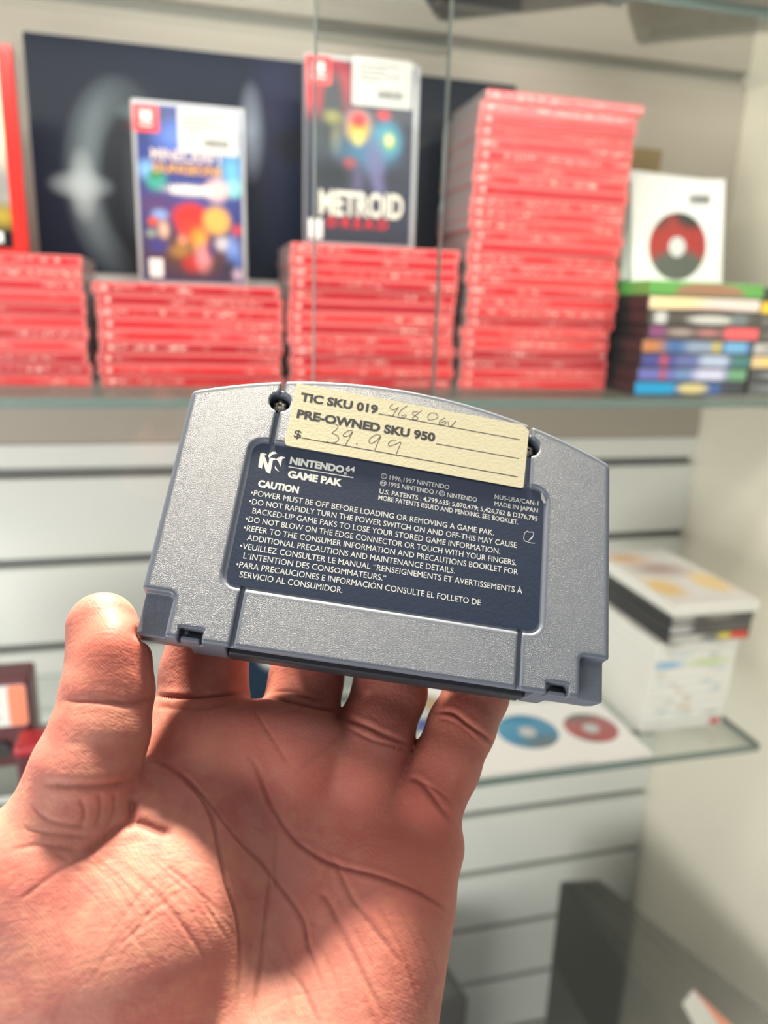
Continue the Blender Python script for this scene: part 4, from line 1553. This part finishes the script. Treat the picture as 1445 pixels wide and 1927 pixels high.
crs = np.zeros(n)


def skin_points(pts, step=0.5):
    """a traced fold -> points on the skin"""
    out = []
    Pp = [np.array(p, float) for p in pts]
    for i in range(len(Pp) - 1):
        p0, p1, p2, p3 = Pp[max(i - 1, 0)], Pp[i], Pp[i + 1], Pp[min(i + 2, len(Pp) - 1)]
        m = max(4, int(np.linalg.norm(p2 - p1) / 4))
        for k in range(m):
            t = k / m
            q = 0.5 * ((2 * p1) + (p2 - p0) * t + (2 * p0 - 5 * p1 + 4 * p2 - p3) * t * t + (3 * p1 - p0 - 3 * p2 + p3) * t ** 3)
            r = ray(*q)
            hit = bvh.ray_cast(Vector((0, 0, 0)), Vector(r / np.linalg.norm(r)))
            if hit[0] is not None:
                out.append((np.array(hit[0]), (i + t) / (len(Pp) - 1)))
    return out


def crease(pts, depth, sig, lip=0.0, taper=True):
    sp_ = skin_points(pts)
    if len(sp_) < 3:
        return
    Q_ = np.array([p for p, _ in sp_])
    T_ = np.array([t for _, t in sp_])
    lo, hi = Q_.min(0) - 6 * sig - 1, Q_.max(0) + 6 * sig + 1
    sel = np.where(((co > lo) & (co < hi)).all(1))[0]
    for ch in np.array_split(sel, max(1, len(sel) // 20000)):
        D = np.linalg.norm(co[ch][:, None, :] - Q_[None], axis=2)
        j = D.argmin(1)
        dm = D[np.arange(len(ch)), j]
        tw_ = np.clip(np.minimum(T_[j], 1 - T_[j]) / 0.18, 0.15, 1) if taper else 1.0
        g_ = np.exp(-(dm / sig) ** 2)
        dsp[ch] -= depth * tw_ * g_
        dsp[ch] += lip * tw_ * np.exp(-((dm - 2.6 * sig) / (1.4 * sig)) ** 2)
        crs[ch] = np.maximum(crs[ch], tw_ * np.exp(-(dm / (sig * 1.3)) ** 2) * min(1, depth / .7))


def bump_at(px, py, h_, rad):
    r = ray(px, py)
    hit = bvh.ray_cast(Vector((0, 0, 0)), Vector(r / np.linalg.norm(r)))
    if hit[0] is None:
        return
    D = np.linalg.norm(co - np.array(hit[0]), axis=1)
    dsp[:] += h_ * np.exp(-(D / rad) ** 2)


# main palm lines
crease([(278, 1432), (330, 1452), (372, 1492), (400, 1545), (425, 1662), (446, 1732), (452, 1810), (448, 1900)], 0.55, 0.5, 0.12)
crease([(300, 1440), (360, 1478), (400, 1520), (450, 1583), (504, 1641), (566, 1724), (579, 1778), (608, 1861)], 0.45, 0.45, 0.1)
crease([(470, 1425), (483, 1446), (497, 1490), (512, 1525), (554, 1579), (590, 1607), (633, 1628), (711, 1649), (782, 1678), (825, 1705), (846, 1722)], 0.5, 0.5, 0.1)
crease([(508, 1640), (504, 1690), (491, 1803), (475, 1919)], 0.35, 0.45, 0.06)
crease([(620, 1610), (637, 1637), (660, 1685), (686, 1724), (765, 1828)], 0.3, 0.55, 0.06)
crease([(600, 1680), (620, 1700), (657, 1782), (724, 1919)], 0.3, 0.55, 0.06)
crease([(520, 1560), (516, 1620), (520, 1680)], 0.22, 0.5)
crease([(540, 1820), (570, 1860), (600, 1927)], 0.25, 0.5)
crease([(475, 1330), (520, 1400), (545, 1440)], 0.18, 0.5)
crease([(660, 1300 + 60), (610, 1410), (560, 1450)], 0.16, 0.6)
# finger bases and joints
crease([(292, 1309), (340, 1312), (400, 1309), (462, 1303)], 0.7, 0.55, 0.15)
crease([(292, 1330), (360, 1335), (440, 1322)], 0.22, 0.6)
crease([(500, 1312), (560, 1322), (600, 1331), (634, 1336)], 0.65, 0.6, 0.15)
crease([(512, 1302), (550, 1302), (600, 1318)], 0.3, 0.5)
crease([(640, 1348), (690, 1366), (730, 1386), (768, 1400)], 0.5, 0.6, 0.12)
crease([(652, 1368), (700, 1392), (745, 1405), (765, 1412)], 0.35, 0.5)
crease([(815, 1340), (850, 1341), (880, 1362), (915, 1388), (925, 1398)], 0.5, 0.55, 0.12)
crease([(822, 1350), (860, 1362), (905, 1400)], 0.25, 0.5)
crease([(768, 1462), (795, 1475), (830, 1520), (850, 1545)], 0.4, 0.6, 0.08)
crease([(785, 1468), (820, 1485), (850, 1512)], 0.25, 0.5)
# thumb joints and the fold at its base
crease([(118, 1318), (160, 1318), (205, 1321), (245, 1325), (287, 1320)], 0.4, 0.7, 0.05)
crease([(160, 1308), (200, 1312), (240, 1330)], 0.2, 0.6)
crease([(80, 1475), (140, 1478), (200, 1478), (250, 1472)], 0.4, 0.7, 0.1)
crease([(250, 1500), (248, 1538), (243, 1552)], 0.8, 0.9, 0.1)
crease([(246, 1545), (228, 1556), (205, 1572), (180, 1592), (150, 1612)], 0.6, 0.9, 0.15)
crease([(252, 1545), (275, 1552), (300, 1562), (316, 1568)], 0.7, 0.9, 0.15)
for a, b_, c_ in (((60, 1520), (100, 1545), (165, 1556)), ((40, 1560), (100, 1568), (170, 1575)), ((20, 1600), (80, 1590), (150, 1600)), ((30, 1700), (110, 1640), (180, 1600)),
                  ((150, 1500), (160, 1530), (150, 1560)), ((185, 1490), (190, 1520), (180, 1560)), ((215, 1490), (215, 1525), (200, 1560))):
    crease([a, b_, c_], 0.2, 0.5)
rn = random.Random(4)
for k in range(16):                              # crossing lines over the thenar mound
    x0, y0 = 110 + k * 17 + rn.uniform(-8, 8), 1625 + rn.uniform(-30, 40)
    L_ = rn.uniform(120, 240)
    crease([(x0, y0), (x0 + L_ * .45 + rn.uniform(-8, 8), y0 + L_ * .38), (x0 + L_ * .8, y0 + L_ * .85 + rn.uniform(-10, 10))], rn.uniform(.05, .11), 0.45)
for k in range(10):
    x0, y0 = 380 - k * 8 + rn.uniform(-8, 8), 1610 + k * 14 + rn.uniform(-8, 8)
    L_ = rn.uniform(80, 170)
    crease([(x0, y0), (x0 - L_ * .6, y0 + L_ * .4), (x0 - L_, y0 + L_ * .9)], rn.uniform(.04, .09), 0.45)
for k in range(9):
    x0, y0 = 470 + k * 38 + rn.uniform(-10, 10), 1730 + rn.uniform(-40, 40)
    L_ = rn.uniform(100, 200)
    crease([(x0, y0), (x0 + L_ * .25, y0 + L_ * .5), (x0 + L_ * .4, y0 + L_)], rn.uniform(.06, .14), 0.5)
co += no * dsp[:, None].astype(np.float32)
me.vertices.foreach_set('co', (co / 1000.0).astype(np.float32).ravel())
me.update()
me.shade_smooth()


def spot(px, py, rad):
    r = ray(px, py)
    hit = bvh.ray_cast(Vector((0, 0, 0)), Vector(r / np.linalg.norm(r)))
    if hit[0] is None:
        return np.zeros(n)
    return np.exp(-(np.linalg.norm(co - np.array(hit[0]), axis=1) / rad) ** 2)


red = np.zeros(n)
for px, py, rad, a in ((200, 1170, 11, .9), (230, 1260, 9, .5), (420, 1370, 14, .55), (520, 1400, 12, .4), (640, 1470, 16, .5), (790, 1540, 16, .6), (800, 1620, 14, .5), (400, 1255, 12, .4), (570, 1280, 10, .5), (730, 1320, 10, .5),
                       (870, 1400, 12, .5), (210, 1530, 10, .5), (860, 1330, 9, .5), (760, 1760, 16, .3)):
    red += a * spot(px, py, rad)
red = np.clip(red, 0, 1)
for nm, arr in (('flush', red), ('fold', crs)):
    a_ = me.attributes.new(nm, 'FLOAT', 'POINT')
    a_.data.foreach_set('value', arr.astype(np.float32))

M_skin = bpy.data.materials.new('skin')
M_skin.use_nodes = True
nt = M_skin.node_tree
b = nt.nodes['Principled BSDF']
tc = nt.nodes.new('ShaderNodeTexCoord')


def attr(nm):
    a = nt.nodes.new('ShaderNodeAttribute')
    a.attribute_name = nm
    return a.outputs['Fac']


def mixc(fac, A, Bc):
    m = nt.nodes.new('ShaderNodeMix')
    m.data_type = 'RGBA'
    if isinstance(A, tuple):
        m.inputs['A'].default_value = A
    else:
        nt.links.new(A, m.inputs['A'])
    m.inputs['B'].default_value = Bc
    nt.links.new(fac, m.inputs['Factor'])
    return m.outputs['Result']


def noise(scale, detail=3, dist=0.0):
    q = nt.nodes.new('ShaderNodeTexNoise')
    q.inputs['Scale'].default_value = scale
    q.inputs['Detail'].default_value = detail
    q.inputs['Distortion'].default_value = dist
    nt.links.new(tc.outputs['Object'], q.inputs['Vector'])
    return q.outputs['Fac']


def rng2(src, lo, hi, to):
    q = nt.nodes.new('ShaderNodeMapRange')
    q.inputs['From Min'].default_value = lo
    q.inputs['From Max'].default_value = hi
    q.inputs['To Max'].default_value = to
    nt.links.new(src, q.inputs['Value'])
    return q.outputs['Result']


c0 = mixc(rng2(noise(55, 4), .40, .62, .55), srgb(177, 118, 104), srgb(167, 99, 91))
c0 = mixc(rng2(noise(120, 5, .6), .50, .66, .5), c0, srgb(158, 86, 78))
c0 = mixc(rng2(noise(230, 3), .52, .68, .35), c0, srgb(187, 136, 110))
fl = nt.nodes.new('ShaderNodeMath')
fl.operation = 'MULTIPLY'
fl.inputs[1].default_value = 0.75
nt.links.new(attr('flush'), fl.inputs[0])
c0 = mixc(fl.outputs[0], c0, srgb(174, 90, 76))
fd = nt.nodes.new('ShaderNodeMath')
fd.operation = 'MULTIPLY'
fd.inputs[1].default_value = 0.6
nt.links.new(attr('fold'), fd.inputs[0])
c0 = mixc(fd.outputs[0], c0, srgb(120, 52, 42))  # folds: some redness, plus crease shade put into the skin colour
nt.links.new(c0, b.inputs['Base Color'])
b.inputs['Roughness'].default_value = 0.58
b.inputs['Specular IOR Level'].default_value = 0.3
b.inputs['Subsurface Weight'].default_value = 0.35
b.inputs['Subsurface Radius'].default_value = (1.0, 0.32, 0.16)
b.inputs['Subsurface Scale'].default_value = 0.004
# fine skin: pores plus the friction ridges
wv = nt.nodes.new('ShaderNodeTexWave')
wv.inputs['Scale'].default_value = 560
wv.inputs['Distortion'].default_value = 9
wv.inputs['Detail'].default_value = 1.5
wv.inputs['Detail Scale'].default_value = 0.12
mpw = nt.nodes.new('ShaderNodeMapping')
mpw.inputs['Rotation'].default_value = (0.5, 0.9, 0.4)
nt.links.new(tc.outputs['Object'], mpw.inputs['Vector'])
nt.links.new(mpw.outputs['Vector'], wv.inputs['Vector'])
b1 = nt.nodes.new('ShaderNodeBump')
b1.inputs['Strength'].default_value = 0.05
b1.inputs['Distance'].default_value = 0.00025
nt.links.new(wv.outputs['Fac'], b1.inputs['Height'])
b2 = nt.nodes.new('ShaderNodeBump')
b2.inputs['Strength'].default_value = 0.35
b2.inputs['Distance'].default_value = 0.0004
nt.links.new(noise(900, 4, .4), b2.inputs['Height'])
nt.links.new(b1.outputs['Normal'], b2.inputs['Normal'])
mp3 = nt.nodes.new('ShaderNodeMapping')          # long fine wrinkles across the palm
mp3.inputs['Rotation'].default_value = (0.6, 0.5, 0.8)
mp3.inputs['Scale'].default_value = (110, 620, 420)
nt.links.new(tc.outputs['Object'], mp3.inputs['Vector'])
n3 = nt.nodes.new('ShaderNodeTexNoise')
n3.inputs['Scale'].default_value = 1.0
n3.inputs['Detail'].default_value = 4
n3.inputs['Distortion'].default_value = 0.7
nt.links.new(mp3.outputs['Vector'], n3.inputs['Vector'])
b3 = nt.nodes.new('ShaderNodeBump')
b3.inputs['Strength'].default_value = 0.17
b3.inputs['Distance'].default_value = 0.0007
nt.links.new(n3.outputs['Fac'], b3.inputs['Height'])
nt.links.new(b2.outputs['Normal'], b3.inputs['Normal'])
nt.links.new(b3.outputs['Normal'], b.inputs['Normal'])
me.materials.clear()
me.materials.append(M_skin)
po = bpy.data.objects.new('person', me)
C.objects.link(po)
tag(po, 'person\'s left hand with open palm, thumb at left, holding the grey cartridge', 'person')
